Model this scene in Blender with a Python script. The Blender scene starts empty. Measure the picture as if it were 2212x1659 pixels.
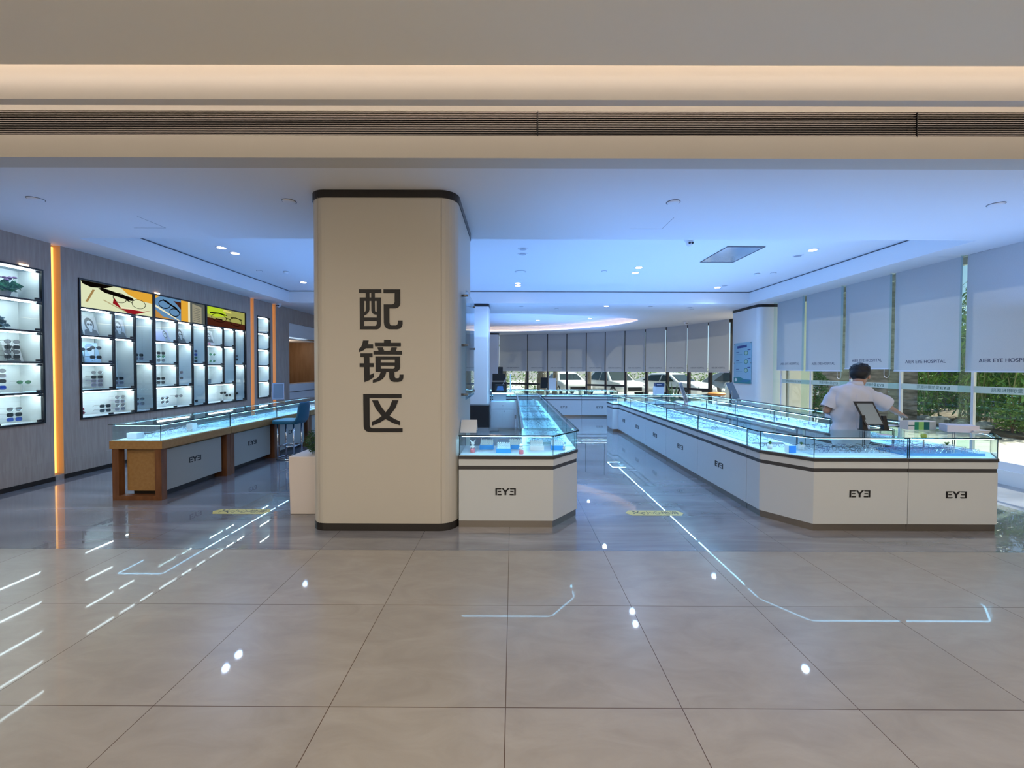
import bpy, bmesh, math, random
from mathutils import Vector, Matrix
C = bpy.context.scene.collection
S = bpy.context.scene
rnd = random.Random(7)

# ------------------------------------------------------------------ camera
cyw, syw = math.cos(-.002), math.sin(-.002)
cp, sp = math.cos(-.0187), math.sin(-.0187)
cr, sr = math.cos(.0033), math.sin(.0033)
F_ = Vector((syw*cp, cyw*cp, sp)); r0 = Vector((cyw, -syw, 0)); u0 = r0.cross(F_)
R_ = r0*cr + u0*sr; U_ = u0*cr - r0*sr
cam_d = bpy.data.cameras.new('camera'); cam = bpy.data.objects.new('camera', cam_d); C.objects.link(cam)
cam.matrix_world = Matrix(((R_.x, U_.x, -F_.x, 0), (R_.y, U_.y, -F_.y, 0), (R_.z, U_.z, -F_.z, 1.535), (0, 0, 0, 1)))
cam_d.sensor_width = 36; cam_d.lens = 880.5/2212*36; cam_d.shift_y = -15.75/2212
cam_d.clip_start = .05; cam_d.clip_end = 300
S.camera = cam

# ------------------------------------------------------------------ colour management, world, sun, large lights
S.view_settings.view_transform = 'Standard'; S.view_settings.look = 'None'
S.view_settings.gamma = 1; S.view_settings.use_curve_mapping = False
S.view_settings.exposure = 0.0
S.cycles.use_denoising = True
S.cycles.max_bounces = 8; S.cycles.diffuse_bounces = 4; S.cycles.glossy_bounces = 4
S.cycles.transparent_max_bounces = 48; S.cycles.transmission_bounces = 8
S.cycles.sample_clamp_indirect = 6
S.cycles.caustics_reflective = False; S.cycles.caustics_refractive = False

W = bpy.data.worlds.new('world'); S.world = W; W.use_nodes = True
wn = W.node_tree; bg = wn.nodes['Background']
sky = wn.nodes.new('ShaderNodeTexSky'); sky.sky_type = 'HOSEK_WILKIE'; sky.turbidity = 4
sky.sun_direction = Vector((.5, .1, .85)).normalized(); sky.ground_albedo = .4
wn.links.new(sky.outputs[0], bg.inputs[0]); bg.inputs[1].default_value = 3.6

def light(kind, name, loc, energy, color, size=None, sizey=None, rot=(0, 0, 0), radius=None, spot=None, spread=None):
    d = bpy.data.lights.new(name, kind); d.energy = energy; d.color = color
    if kind == 'AREA':
        d.shape = 'RECTANGLE'; d.size = size; d.size_y = sizey
        if spread: d.spread = math.radians(spread)
    if radius is not None: d.shadow_soft_size = radius
    if spot: d.spot_size = math.radians(spot); d.spot_blend = .8
    o = bpy.data.objects.new(name, d); o.location = loc; o.rotation_euler = rot; C.objects.link(o); return o
sun = light('SUN', 'sun', (0, 0, 30), 11, (1, .95, .85)); sun.data.angle = .02
sun.rotation_euler = Vector((.62, .28, .80)).to_track_quat('Z', 'Y').to_euler()
WARM = (1, .92, .84); COOL = (.17, .40, 1)
PI = math.pi
# added fill spots for the hall, unseen behind and above the camera
for i in range(-2, 3):
    for j in (-7.3, -4.5, -1.6, 1.0):
        light('SPOT', 'hall_fill_spot', (i*3.2, j, 3.55), 100, WARM, radius=.3, spot=175)
light('AREA', 'hall_ceiling_fill', (0, -3.2, 2.7), 480, WARM, 16, 6, (PI, 0, 0))  # added area fill facing up to brighten the hall ceiling, no fixture
# added upward fill without fixtures, standing in for bluish case and daylight glow
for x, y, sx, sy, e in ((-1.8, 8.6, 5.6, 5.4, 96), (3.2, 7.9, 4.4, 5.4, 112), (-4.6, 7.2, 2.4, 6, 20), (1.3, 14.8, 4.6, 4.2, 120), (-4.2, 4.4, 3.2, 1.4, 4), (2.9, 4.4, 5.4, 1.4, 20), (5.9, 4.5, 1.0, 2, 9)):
    light('AREA', 'shop_ceiling_fill', (x, y, 2.35), e, COOL, sx, sy, (PI, 0, 0))

# ------------------------------------------------------------------ material helpers
MATS = {}
def mat(name, col, rough=.5, metal=0, spec=.5, emit=None, es=0, alpha=1, coat=0):
    if name in MATS: return MATS[name]
    m = bpy.data.materials.new(name); m.use_nodes = True
    b = m.node_tree.nodes['Principled BSDF']
    b.inputs['Base Color'].default_value = (*col, 1); b.inputs['Roughness'].default_value = rough
    b.inputs['Metallic'].default_value = metal; b.inputs['Specular IOR Level'].default_value = spec
    b.inputs['Coat Weight'].default_value = coat; b.inputs['Coat Roughness'].default_value = .03
    if emit: b.inputs['Emission Color'].default_value = (*emit, 1); b.inputs['Emission Strength'].default_value = es
    if alpha < 1: b.inputs['Alpha'].default_value = alpha
    MATS[name] = m; return m
def nodes(m): return m.node_tree.nodes, m.node_tree.links
def noisy(name, c1, c2, scale, rough=.5, stretch=(1, 1, 1), detail=4, lo=.35, hi=.65, bump=0, spec=.5, metal=0):
    if name in MATS: return MATS[name]
    m = mat(name, c1, rough, metal, spec); n, l = nodes(m)
    tc = n.new('ShaderNodeNewGeometry'); mp = n.new('ShaderNodeMapping'); mp.inputs['Scale'].default_value = stretch
    no = n.new('ShaderNodeTexNoise'); no.inputs['Scale'].default_value = scale; no.inputs['Detail'].default_value = detail
    rp = n.new('ShaderNodeValToRGB'); rp.color_ramp.elements[0].position = lo; rp.color_ramp.elements[1].position = hi
    rp.color_ramp.elements[0].color = (*c1, 1); rp.color_ramp.elements[1].color = (*c2, 1)
    l.new(tc.outputs['Position'], mp.inputs[0]); l.new(mp.outputs[0], no.inputs['Vector'])
    l.new(no.outputs['Fac'], rp.inputs[0]); l.new(rp.outputs[0], n['Principled BSDF'].inputs['Base Color'])
    if bump:
        bp = n.new('ShaderNodeBump'); bp.inputs['Strength'].default_value = bump; bp.inputs['Distance'].default_value = .01
        l.new(no.outputs['Fac'], bp.inputs['Height']); l.new(bp.outputs[0], n['Principled BSDF'].inputs['Normal'])
    return m
def glass(name, tint=(1, 1, 1), refl=1.0, ior=1.45):
    if name in MATS: return MATS[name]
    m = bpy.data.materials.new(name); m.use_nodes = True; n, l = nodes(m)
    n.remove(n['Principled BSDF']); out = n['Material Output']
    t = n.new('ShaderNodeBsdfTransparent'); t.inputs[0].default_value = (*tint, 1)
    g = n.new('ShaderNodeBsdfGlossy'); g.inputs['Roughness'].default_value = .004
    fr = n.new('ShaderNodeFresnel'); fr.inputs[0].default_value = ior
    mu = n.new('ShaderNodeMath'); mu.operation = 'MULTIPLY'; mu.inputs[1].default_value = refl
    mx = n.new('ShaderNodeMixShader')
    ge = n.new('ShaderNodeNewGeometry'); mr = n.new('ShaderNodeMapRange'); mr.inputs['To Min'].default_value = ior; mr.inputs['To Max'].default_value = 1/ior
    l.new(ge.outputs['Backfacing'], mr.inputs['Value']); l.new(mr.outputs[0], fr.inputs[0])
    l.new(fr.outputs[0], mu.inputs[0]); l.new(mu.outputs[0], mx.inputs[0]); l.new(t.outputs[0], mx.inputs[1]); l.new(g.outputs[0], mx.inputs[2])
    l.new(mx.outputs[0], out.inputs[0]); MATS[name] = m; return m
def emitter(name, col, s):
    if name in MATS: return MATS[name]
    m = bpy.data.materials.new(name); m.use_nodes = True; n, l = nodes(m)
    n.remove(n['Principled BSDF']); e = n.new('ShaderNodeEmission'); e.inputs[0].default_value = (*col, 1); e.inputs[1].default_value = s
    l.new(e.outputs[0], n['Material Output'].inputs[0]); MATS[name] = m; return m
def tiles(name, cols, grout, off, size, rough, streak, coat, bump):
    m = mat(name, cols[0], rough, 0, .5); n, l = nodes(m); b = n['Principled BSDF']
    g = n.new('ShaderNodeNewGeometry'); mp = n.new('ShaderNodeMapping'); mp.inputs['Location'].default_value = (-off[0], -off[1], 0)
    br = n.new('ShaderNodeTexBrick'); br.offset = 0; br.squash = 1
    br.inputs['Scale'].default_value = 1; br.inputs['Brick Width'].default_value = size; br.inputs['Row Height'].default_value = size
    br.inputs['Mortar Size'].default_value = .0022; br.inputs['Mortar Smooth'].default_value = .2; br.inputs['Bias'].default_value = 0
    br.inputs['Color1'].default_value = (1, 1, 1, 1); br.inputs['Color2'].default_value = (.93, .93, .93, 1); br.inputs['Mortar'].default_value = (*grout, 1)
    mp2 = n.new('ShaderNodeMapping'); mp2.inputs['Scale'].default_value = streak; mp2.inputs['Rotation'].default_value = (0, 0, .22)
    no = n.new('ShaderNodeTexNoise'); no.inputs['Scale'].default_value = 1.0; no.inputs['Detail'].default_value = 7; no.inputs['Roughness'].default_value = .62; no.inputs['Distortion'].default_value = .8
    rp = n.new('ShaderNodeValToRGB'); rp.color_ramp.elements[0].position = .32; rp.color_ramp.elements[1].position = .68
    rp.color_ramp.elements[0].color = (*cols[0], 1); rp.color_ramp.elements[1].color = (*cols[1], 1)
    e = rp.color_ramp.elements.new(.5); e.color = (*cols[2], 1)
    mx = n.new('ShaderNodeMix'); mx.data_type = 'RGBA'; mx.blend_type = 'MULTIPLY'; mx.inputs[0].default_value = 1
    l.new(g.outputs['Position'], mp.inputs[0]); l.new(mp.outputs[0], br.inputs['Vector']); l.new(g.outputs['Position'], mp2.inputs[0])
    l.new(mp2.outputs[0], no.inputs['Vector']); l.new(no.outputs['Fac'], rp.inputs[0])
    l.new(br.outputs['Color'], mx.inputs[6]); l.new(rp.outputs[0], mx.inputs[7]); l.new(mx.outputs[2], b.inputs['Base Color'])
    b.inputs['Coat Weight'].default_value = coat[0]; b.inputs['Coat Roughness'].default_value = coat[1]; b.inputs['Specular IOR Level'].default_value = .25
    n2 = n.new('ShaderNodeTexNoise'); n2.inputs['Scale'].default_value = 2.2; n2.inputs['Detail'].default_value = 1
    bp = n.new('ShaderNodeBump'); bp.inputs['Strength'].default_value = bump; bp.inputs['Distance'].default_value = .02
    l.new(g.outputs['Position'], n2.inputs['Vector']); l.new(n2.outputs['Fac'], bp.inputs['Height']); l.new(bp.outputs[0], b.inputs['Normal'])
    MATS[name] = m; return m

M_white = mat('white_paint', (.80, .80, .80), .6)
M_hallceil = mat('hall_ceiling_paint', (.86, .80, .67), .7); M_trim = mat('hall_trim_paint', (.60, .565, .50), .7)
M_gloss = mat('white_lacquer', (.60, .64, .67), .18, spec=.5)
M_col = mat('cream_panel', (.555, .525, .465), .42)
M_dark = mat('dark_bronze', (.03, .026, .024), .3, .3)
M_band = mat('grey_band', (.055, .055, .06), .35)
M_steel = mat('brushed_steel', (.32, .29, .26), .3, .9)
M_chrome = mat('chrome', (.7, .7, .72), .1, 1)
M_black = mat('black', (.012, .012, .014), .35)
M_ink = mat('ink', (.008, .008, .01), .5)
M_edge = mat('glass_edge', (.010, .035, .05), .2)
M_glass = glass('case_glass', (.93, .985, .985), 1.0)
M_top = glass('case_top_glass', (.93, .985, .985), .5, 1.45)
M_pane = glass('window_glass', (.93, .98, .96), .7)
M_fin = glass('glass_fin', (.86, .95, .93), 1.0)
M_deck = mat('frosted_deck', (.72, .80, .86), .4)
M_tray = mat('tray_plastic', (.55, .70, .80), .35)
M_led = emitter('case_led', (.30, .66, 1), 36)
M_led2 = emitter('case_led_down', (.30, .66, 1), 75)
M_cled = emitter('cabinet_led', (.80, .93, 1), 54)
M_wallp = noisy('wall_panel', (.35, .275, .23), (.41, .335, .285), 3, .55, (14, 14, 1.2), 5)
M_wood = noisy('brown_wood', (.13, .050, .020), (.20, .085, .035), 2, .35, (8, 8, 1.5), 4)
M_gold = noisy('gold_panel', (.33, .18, .06), (.38, .22, .08), 30, .5)
M_cab = mat('cabinet_white', (.78, .82, .82), .5)
M_blind = noisy('blind_fabric', (.58, .59, .60), (.63, .64, .65), 180, .8)
_n, _l = nodes(M_blind); _t = _n.new('ShaderNodeBsdfTranslucent'); _t.inputs[0].default_value = (.75, .73, .70, 1); _x = _n.new('ShaderNodeMixShader'); _x.inputs[0].default_value = .22
_l.new(_n['Principled BSDF'].outputs[0], _x.inputs[1]); _l.new(_t.outputs[0], _x.inputs[2]); _l.new(_x.outputs[0], _n['Material Output'].inputs[0])
M_rail = mat('blind_rail', (.75, .75, .8), .4)
M_orange = emitter('amber_slot', (1, .50, .12), 2.2)
M_amber = mat('amber_reveal', (.75, .50, .25), .6)
M_cove = emitter('cove_led', (1, .85, .75), 7.5)
M_grille = mat('grille_metal', (.42, .38, .36), .4)
M_void = mat('void', (.01, .01, .01), .9)
M_mull = mat('mullion', (.035, .03, .028), .4)

# ------------------------------------------------------------------ mesh builder
class MB:
    def __init__(s): s.v = []; s.f = []; s.m = []; s.mi = 0
    def add(s, vs, fs, mi=None):
        o = len(s.v); s.v += [tuple(v) for v in vs]; s.f += [tuple(i+o for i in f) for f in fs]; s.m += [s.mi if mi is None else mi]*len(fs); return s
    def box(s, x0, x1, y0, y1, z0, z1, mi=None):
        return s.add([(x0, y0, z0), (x1, y0, z0), (x1, y1, z0), (x0, y1, z0), (x0, y0, z1), (x1, y0, z1), (x1, y1, z1), (x0, y1, z1)],
                     [(0, 3, 2, 1), (4, 5, 6, 7), (0, 1, 5, 4), (1, 2, 6, 5), (2, 3, 7, 6), (3, 0, 4, 7)], mi)
    def prism(s, poly, z0, z1, mi=None):
        n = len(poly); a = sum(poly[i][0]*poly[(i+1) % n][1]-poly[(i+1) % n][0]*poly[i][1] for i in range(n))
        if a < 0: poly = poly[::-1]
        return s.add([(x, y, z0) for x, y in poly]+[(x, y, z1) for x, y in poly],
                     [tuple(range(n))[::-1], tuple(range(n, 2*n))]+[(i, (i+1) % n, (i+1) % n+n, i+n) for i in range(n)], mi)
    def bar(s, p0, p1, w, h, mi=None, up=(0, 0, 1)):
        p0 = Vector(p0); p1 = Vector(p1); d = (p1-p0).normalized(); u = Vector(up)
        if abs(d.dot(u)) > .95: u = Vector((0, 1, 0))
        a = d.cross(u).normalized()*w/2; b = a.cross(d).normalized()*h/2
        vs = [p+q for p in (p0, p1) for q in (-a-b, a-b, a+b, -a+b)]
        return s.add(vs, [(3, 2, 1, 0), (4, 5, 6, 7), (0, 1, 5, 4), (1, 2, 6, 5), (2, 3, 7, 6), (3, 0, 4, 7)], mi)
    def cyl(s, p0, p1, r0, r1=None, n=12, mi=None, cap=True):
        r1 = r0 if r1 is None else r1; p0 = Vector(p0); p1 = Vector(p1); d = (p1-p0).normalized()
        u = Vector((1, 0, 0)) if abs(d.x) < .9 else Vector((0, 1, 0)); a = d.cross(u).normalized(); b = d.cross(a)
        vs = [p+(a*math.cos(t*2*PI/n)+b*math.sin(t*2*PI/n))*r for p, r in ((p0, r0), (p1, r1)) for t in range(n)]
        fs = [(i, (i+1) % n, (i+1) % n+n, i+n) for i in range(n)]
        if cap: fs += [tuple(range(n))[::-1], tuple(range(n, 2*n))]
        return s.add(vs, fs, mi)
    def tube(s, pts, r, n=6, closed=False, mi=None):
        pts = [Vector(p) for p in pts]; k = len(pts); vs = []
        for i, p in enumerate(pts):
            a = pts[(i-1) % k] if (closed or i) else pts[0]; b = pts[(i+1) % k] if (closed or i < k-1) else pts[-1]
            d = (b-a).normalized(); u = Vector((0, 0, 1)) if abs(d.z) < .9 else Vector((0, 1, 0))
            e = d.cross(u).normalized(); g = e.cross(d); rr = r[i] if isinstance(r, (list, tuple)) else r
            vs += [p+(e*math.cos(t*2*PI/n)+g*math.sin(t*2*PI/n))*rr for t in range(n)]
        fs = []
        for i in range(k if closed else k-1):
            j = (i+1) % k
            fs += [(i*n+t, i*n+(t+1) % n, j*n+(t+1) % n, j*n+t) for t in range(n)]
        if not closed: fs += [tuple(range(n))[::-1], tuple(range((k-1)*n, k*n))]
        return s.add(vs, fs, mi)
    def lathe(s, prof, c=(0, 0, 0), n=20, mi=None):
        k = len(prof); vs = [(c[0]+r*math.cos(t*2*PI/n), c[1]+r*math.sin(t*2*PI/n), c[2]+z) for r, z in prof for t in range(n)]
        fs = [(i*n+t, i*n+(t+1) % n, (i+1)*n+(t+1) % n, (i+1)*n+t) for i in range(k-1) for t in range(n)]
        fs += [tuple(range(n))[::-1], tuple(range((k-1)*n, k*n))]
        return s.add(vs, fs, mi)
    def ball(s, c, r, n=10, k=7, mi=None, rot=None):
        r = (r, r, r) if not isinstance(r, (list, tuple)) else r; vs = []; c = Vector(c)
        for i in range(k+1):
            ph = PI*i/k
            for t in range(n):
                v = Vector((r[0]*math.sin(ph)*math.cos(2*PI*t/n), r[1]*math.sin(ph)*math.sin(2*PI*t/n), r[2]*math.cos(ph)))
                if rot is not None: v = rot @ v
                vs.append(c+v)
        return s.add(vs, [(i*n+t, (i+1)*n+t, (i+1)*n+(t+1) % n, i*n+(t+1) % n) for i in range(k) for t in range(n)], mi)
    def quad(s, a, b, c, d, mi=None): return s.add([a, b, c, d], [(0, 1, 2, 3)], mi)
    def mesh(s, name, mats, smooth=False):
        me = bpy.data.meshes.new(name); me.from_pydata([tuple(v) for v in s.v], [], s.f)
        mats = mats if isinstance(mats, (list, tuple)) else [mats]
        for m in mats: me.materials.append(m)
        me.polygons.foreach_set('material_index', s.m)
        if smooth: me.polygons.foreach_set('use_smooth', [True]*len(s.f))
        me.update(); return me
def obj(name, mb, mats, parent=None, smooth=False, world=True, bevel=0):
    me = mb if isinstance(mb, bpy.types.Mesh) else mb.mesh(name, mats, smooth)
    o = bpy.data.objects.new(name, me); C.objects.link(o)
    if parent is not None:
        o.parent = parent
        if world:
            q = parent; L = Vector((0, 0, 0))
            while q is not None: L += Vector(q.location); q = q.parent
            o.location = -L
    if bevel:
        b = o.modifiers.new('bevel', 'BEVEL'); b.width = bevel; b.segments = 3; b.limit_method = 'ANGLE'
    return o
def tag(o, label=None, cat=None, group=None, kind=None):
    if label: o['label'] = label
    if cat: o['category'] = cat
    if group: o['group'] = group
    if kind: o['kind'] = kind
    return o
def empty(name, loc, label, cat, group=None, rz=0):
    o = bpy.data.objects.new(name, None); o.empty_display_size = .1; C.objects.link(o)
    o.location = loc; o.rotation_euler = (0, 0, rz); return tag(o, label, cat, group)
def struct(name, mb, m, smooth=False): return tag(obj(name, mb, m, None, smooth), kind='structure')
def dup(o, parent=None):
    c = o.copy(); C.objects.link(c)
    if parent is not None: c.parent = parent
    for ch in o.children: dup(ch, c)
    return c
def rbox(x0, x1, y0, y1, r, seg=5, corners=(1, 1, 1, 1)):
    out = []
    for k, (cx, cy, a0) in enumerate(((x0+r, y0+r, PI), (x1-r, y0+r, 1.5*PI), (x1-r, y1-r, 0), (x0+r, y1-r, .5*PI))):
        if corners[k]: out += [(cx+r*math.cos(a0+t*PI/2/seg), cy+r*math.sin(a0+t*PI/2/seg)) for t in range(seg+1)]
        else: out.append(((x0, x1, x1, x0)[k], (y0, y0, y1, y1)[k]))
    return out
def flat(loops, place, mi=0):
    """fill 2D outlines (first is the outside, others holes or more islands); place maps (x, y) to 3D"""
    bm = bmesh.new(); es = []
    for lp in loops:
        vs = [bm.verts.new((x, y, 0)) for x, y in lp]
        for i in range(len(vs)): es.append(bm.edges.new((vs[i], vs[(i+1) % len(vs)])))
    bmesh.ops.triangle_fill(bm, use_beauty=True, use_dissolve=False, edges=es)
    bm.verts.index_update(); mb = MB()
    vs = [place(v.co.x, v.co.y) for v in bm.verts]; fs = [tuple(v.index for v in f.verts) for f in bm.faces]; bm.free()
    return vs, fs
def spline(pts, k=6):
    out = []; n = len(pts)
    for i in range(n):
        p0, p1, p2, p3 = pts[i-1], pts[i], pts[(i+1) % n], pts[(i+2) % n]
        for j in range(k):
            t = j/k
            out.append(tuple(.5*((2*p1[a])+(-p0[a]+p2[a])*t+(2*p0[a]-5*p1[a]+4*p2[a]-p3[a])*t*t+(-p0[a]+3*p1[a]-3*p2[a]+p3[a])*t**3) for a in (0, 1)))
    return out

# ------------------------------------------------------------------ setting: floors
M_hf = tiles('hall_tiles', [(.295, .262, .225), (.355, .322, .28), (.325, .292, .25)], (.25, .16, .10), (-.028, .22), .8, .30, (3, 7, 1), (.17, .03), .02)
M_sf = tiles('shop_tiles', [(.14, .14, .155), (.29, .285, .31), (.205, .205, .225)], (.25, .25, .28), (-.028, .24), .8, .25, (.55, 3.2, 1), (1, .01), .10)
HC = 3.2
struct('floor', MB().box(-13, 13, -9, 3.42, -.2, 0), M_hf)
curve = [(6.63, 10.2), (6.75, 11.9), (7.09, 13.34), (6.86, 14.32), (6.52, 15.23), (6.01, 16.0), (5.48, 16.85), (4.83, 17.58), (4.11, 18.15), (3.36, 18.64), (2.52, 19.04), (1.64, 19.32), (.71, 19.61), (-.68, 19.93)]
shop_poly = [(-6.2, 3.42), (6.63, 3.42)] + curve + [(-2, 20.1), (-6.2, 20.1)]
ffl = [(-7.9, 3.42), (6.8, 3.42), (6.8, 10.2), (6.9, 11.9)] + [(x+.15, y+.15) for x, y in curve[2:]] + [(-2, 20.3), (-7.9, 20.3)]
struct('floor', MB().prism(ffl, -.2, 0), M_sf)

# ------------------------------------------------------------------ setting: hall ceiling, coves, grille
struct('ceiling', MB().box(-13, 13, -9, 2.81, 3.6, 3.66), M_hallceil)
struct('ceiling', MB().box(-13, 13, 2.6, 3.42, 4.02, 4.06), M_hallceil)
m = MB(); m.box(-13, 13, 2.95, 3.02, 3.46, 4.02)
struct('trim_1', m, mat('hall_step_paint', (.72, .68, .63), .7))
m = MB(); m.box(-13, 13, 3.25, 3.42, HC, 3.375).box(-13, 13, 3.25, 3.42, 3.565, 4.02).box(-13, 13, 3.40, 3.42, 3.375, 3.565)
struct('trim_2', m, M_trim)
struct('trim_3', MB().box(-13, 13, 2.60, 2.64, 3.66, 4.02), M_hallceil)
# linear air grilles: three lengths with seams
for k, (a, b) in enumerate(((-13, .185), (.19, 3.17), (3.175, 13))):
    g = empty('air_grille', (max(-6, min(6, (a+b)/2)), 3.27, 3.37), ('long dark linear air grille above the left and middle of the opening', 'dark linear air grille between the two seams right of the column', 'linear air grille at the far right end of the bulkhead')[k], 'air grille', 'linear grilles in the bulkhead')
    obj('grille_recess', MB().box(a, b, 3.33, 3.34, 3.375, 3.565), M_void, g)
    s_ = MB()
    for i in range(11):
        z = 3.382+i*.0173; s_.box(a+.003, b-.003, 3.252, 3.259, z, z+.0042)
    obj('slats', s_, M_grille, g)
    obj('end_seam', MB().box(a-.001, a+.003, 3.2485, 3.28, 3.37, 3.57), M_black, g)
# cove lamps hidden above the ceiling edges
for nm, y, z, lab in (('cove_lamp', 2.78, 3.68, 'warm light line hidden in the upper ceiling cove of the hall'), ('cove_lamp', 3.05, 3.66, 'warm light line hidden in the lower ceiling cove above the grille')):
    tag(obj(nm, MB().box(-13, 13, y, y+.02, z, z+.02), M_cove), lab, 'light')
# hall walls behind and beside the camera
struct('wall_hall_back', MB().box(-13, 13, -9.2, -9, 0, 3.7), M_col)
struct('wall_hall_left', MB().box(-13.2, -13, -9.2, 3.42, 0, 4.1), M_col)
struct('wall_hall_right', MB().box(13, 13.2, -9.2, 3.42, 0, 4.1), M_col)
struct('wall_front_left', MB().box(-13, -6.2, 3.42, 3.6, 0, 4.1), M_col)
struct('wall_front_right', MB().box(6.9, 13, 3.42, 3.6, 0, 4.1), M_col)

# ------------------------------------------------------------------ setting: shop ceiling with tray and oval recess
tray = [(-5.6, 5.26), (5.93, 5.26), (5.96, 10.33), (-5.66, 10.33)]
oval = spline([(4.25, 13.9), (4.15, 14.7), (3.48, 15.95), (1.83, 17.5), (0, 18.15), (-2, 18.3), (-4, 17.5), (-4.8, 15.5), (-4.0, 13.3), (-2, 12.4), (0, 12.3), (1.3, 12.45), (3.2, 13.1), (4.0, 13.5)], 4)
sc_out = [(-6.3, 3.42), (7.0, 3.42), (7.0, 10.2), (7.1, 11.9)] + [(x+.35, y+.35) for x, y in curve[2:]] + [(-2, 20.5), (-6.3, 20.5)]
vs, fs = flat([sc_out, tray, oval], lambda x, y: (x, y, HC))
m = MB().add(vs, fs); 
oval_w = [((x+.1)*1.05-.1, 15.3+(y-15.3)*1.05) for x, y in oval]
for lp, h in ((tray, 3.5), (oval, 3.225), (oval_w, 3.42)):
    n_ = len(lp)
    for i in range(n_):
        a, b = lp[i], lp[(i+1) % n_]; m.quad((*a, HC), (*b, HC), (*b, h), (*a, h))
m.box(-6, 6.3, 5.0, 10.7, 3.5, 3.52)
vs, fs = flat([[(-5.6, 11.6), (5.2, 11.6), (5.2, 19.0), (-5.6, 19.0)], oval_w], lambda x, y: (x, y, 3.4205)); m.box(-5.6, 5.2, 11.6, 19.0, 3.42, 3.44)
m.prism(sc_out, 3.9, 3.95)
struct('ceiling', m, M_white)
# dark shadow gap round the tray
m = MB(); 
for i in range(4):
    a, b = Vector((*tray[i], 3.487)), Vector((*tray[(i+1) % 4], 3.487)); m.bar(a, b, .016, .012)
struct('trim_4', m, M_band)
# warm lamp line in the oval cove
m = MB(); q = [((x+.1)*1.025-.1, 15.3+(y-15.3)*1.025, 3.235) for x, y in oval]
m.tube(q, .012, 4, True)
tag(obj('cove_lamp', m, emitter('oval_led', (1, .72, .48), 7)), 'warm light line curving around the oval ceiling recess', 'light')

# ------------------------------------------------------------------ walls of the shop
WX = -6.2
w = MB()
slots = ((5.48, 5.60), (9.64, 9.77), (10.52, 10.66))
niches = ((4.37, 5.38, .8, 2.82), (5.82, 9.45, .79, 2.82), (9.88, 10.40, .8, 2.81))
y = 3.42; holes = [(a, b, .07, HC, 1) for a, b in slots] + [(a, b, c, d, 0) for a, b, c, d in niches] + [(11.3, 13.6, 0, 2.8, 0)]
holes.sort()
for a, b, c, d, _ in holes:
    w.box(WX-.35, WX, y, a, 0, HC+.3)
    if c > 0: w.box(WX-.35, WX, a, b, 0, c)
    if d < HC: w.box(WX-.35, WX, a, b, d, HC+.3)
    y = b
w.box(WX-.35, WX, y, 20.3, 0, HC+.3)
w.box(WX-.37, WX-.35, 3.42, 11.3, 0, HC+.3)
struct('wall_left', w, M_wallp)
m = MB()
for a, b in ((3.42, 5.47), (5.61, 9.63), (9.78, 10.51), (10.67, 11.3)): m.box(WX, WX+.006, a, b, .06, .268)
struct('trim_5', m, M_wallp)
m = MB()
for a, b in ((3.42, 5.48), (5.60, 9.64), (9.77, 10.52), (10.66, 11.3)): m.box(WX, WX+.012, a, b, 0, .06)
struct('baseboard_left', m, M_dark)
for k, (a, b) in enumerate(slots):
    g = empty('light_slot', (WX, (a+b)/2, .07), ('floor-to-ceiling amber light slot nearest the left edge', 'tall amber light slot right of the large wall showcase', 'tall amber light slot right of the narrow wall showcase')[k], 'wall light', 'amber light slots in the left wall')
    obj('reveal', MB().box(WX-.12, WX-.115, a, b, .07, HC).box(WX-.12, WX, b-.003, b, .07, HC).box(WX-.12, WX, a, a+.003, .07, HC), M_amber, g)
    obj('lamp', MB().box(WX-.112, WX-.09, b-.03, b-.012, .08, HC-.02), M_orange, g)
    obj('diffuser', MB().box(WX-.09, WX-.085, a+.012, b-.05, .08, HC-.03), emitter('amber_diffuser', (1, .50, .13), 1.1), g)
# passage on the left and the room behind it
m = MB().box(WX-1.6, WX-.35, 11.3, 13.6, 2.39, 2.42).box(WX-.06, WX-.04, 11.3, 13.6, 2.42, 2.8)
struct('trim_6', m, M_white)
struct('wall_passage', MB().box(WX-1.65, WX-1.6, 10.6, 14.2, 0, 2.5).box(WX-1.6, WX-.35, 13.6, 13.7, 0, 2.5).box(WX-1.6, WX-.35, 11.2, 11.3, 0, 2.5), noisy('passage_wood', (.22, .12, .05), (.27, .15, .07), 2, .5, (6, 6, .8)))
struct('trim_7', MB().box(WX-1.6, WX-1.57, 12.45, 12.58, 0, 2.4).box(WX-1.6, WX-1.585, 10.7, 12.45, 2.2, 2.215), M_dark)
tag(obj('wall_notice', MB().box(WX-1.6, WX-1.59, 12.75, 13.05, 1.55, 1.85), M_white), 'small white paper notice on the brown wall in the side passage', 'notice')
g = empty('reception_counter', (WX-.35, 12.4, 0), 'low white counter inside the brown side passage', 'counter')
obj('body', MB().box(WX-.5, WX-.05, 11.31, 13.59, 0, .86), M_gloss, g); obj('shelf_top', MB().box(WX-.5, WX-.02, 11.31, 13.59, .88, 1.09), M_gloss, g)
light('POINT', 'passage_lamp', (WX-.9, 12.4, 2.2), 14, (1, .8, .6), radius=.1)
# back part of the shop
struct('wall_back_left', MB().box(-6.2, -2.0, 20.1, 20.3, 0, HC+.5), M_white)
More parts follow.
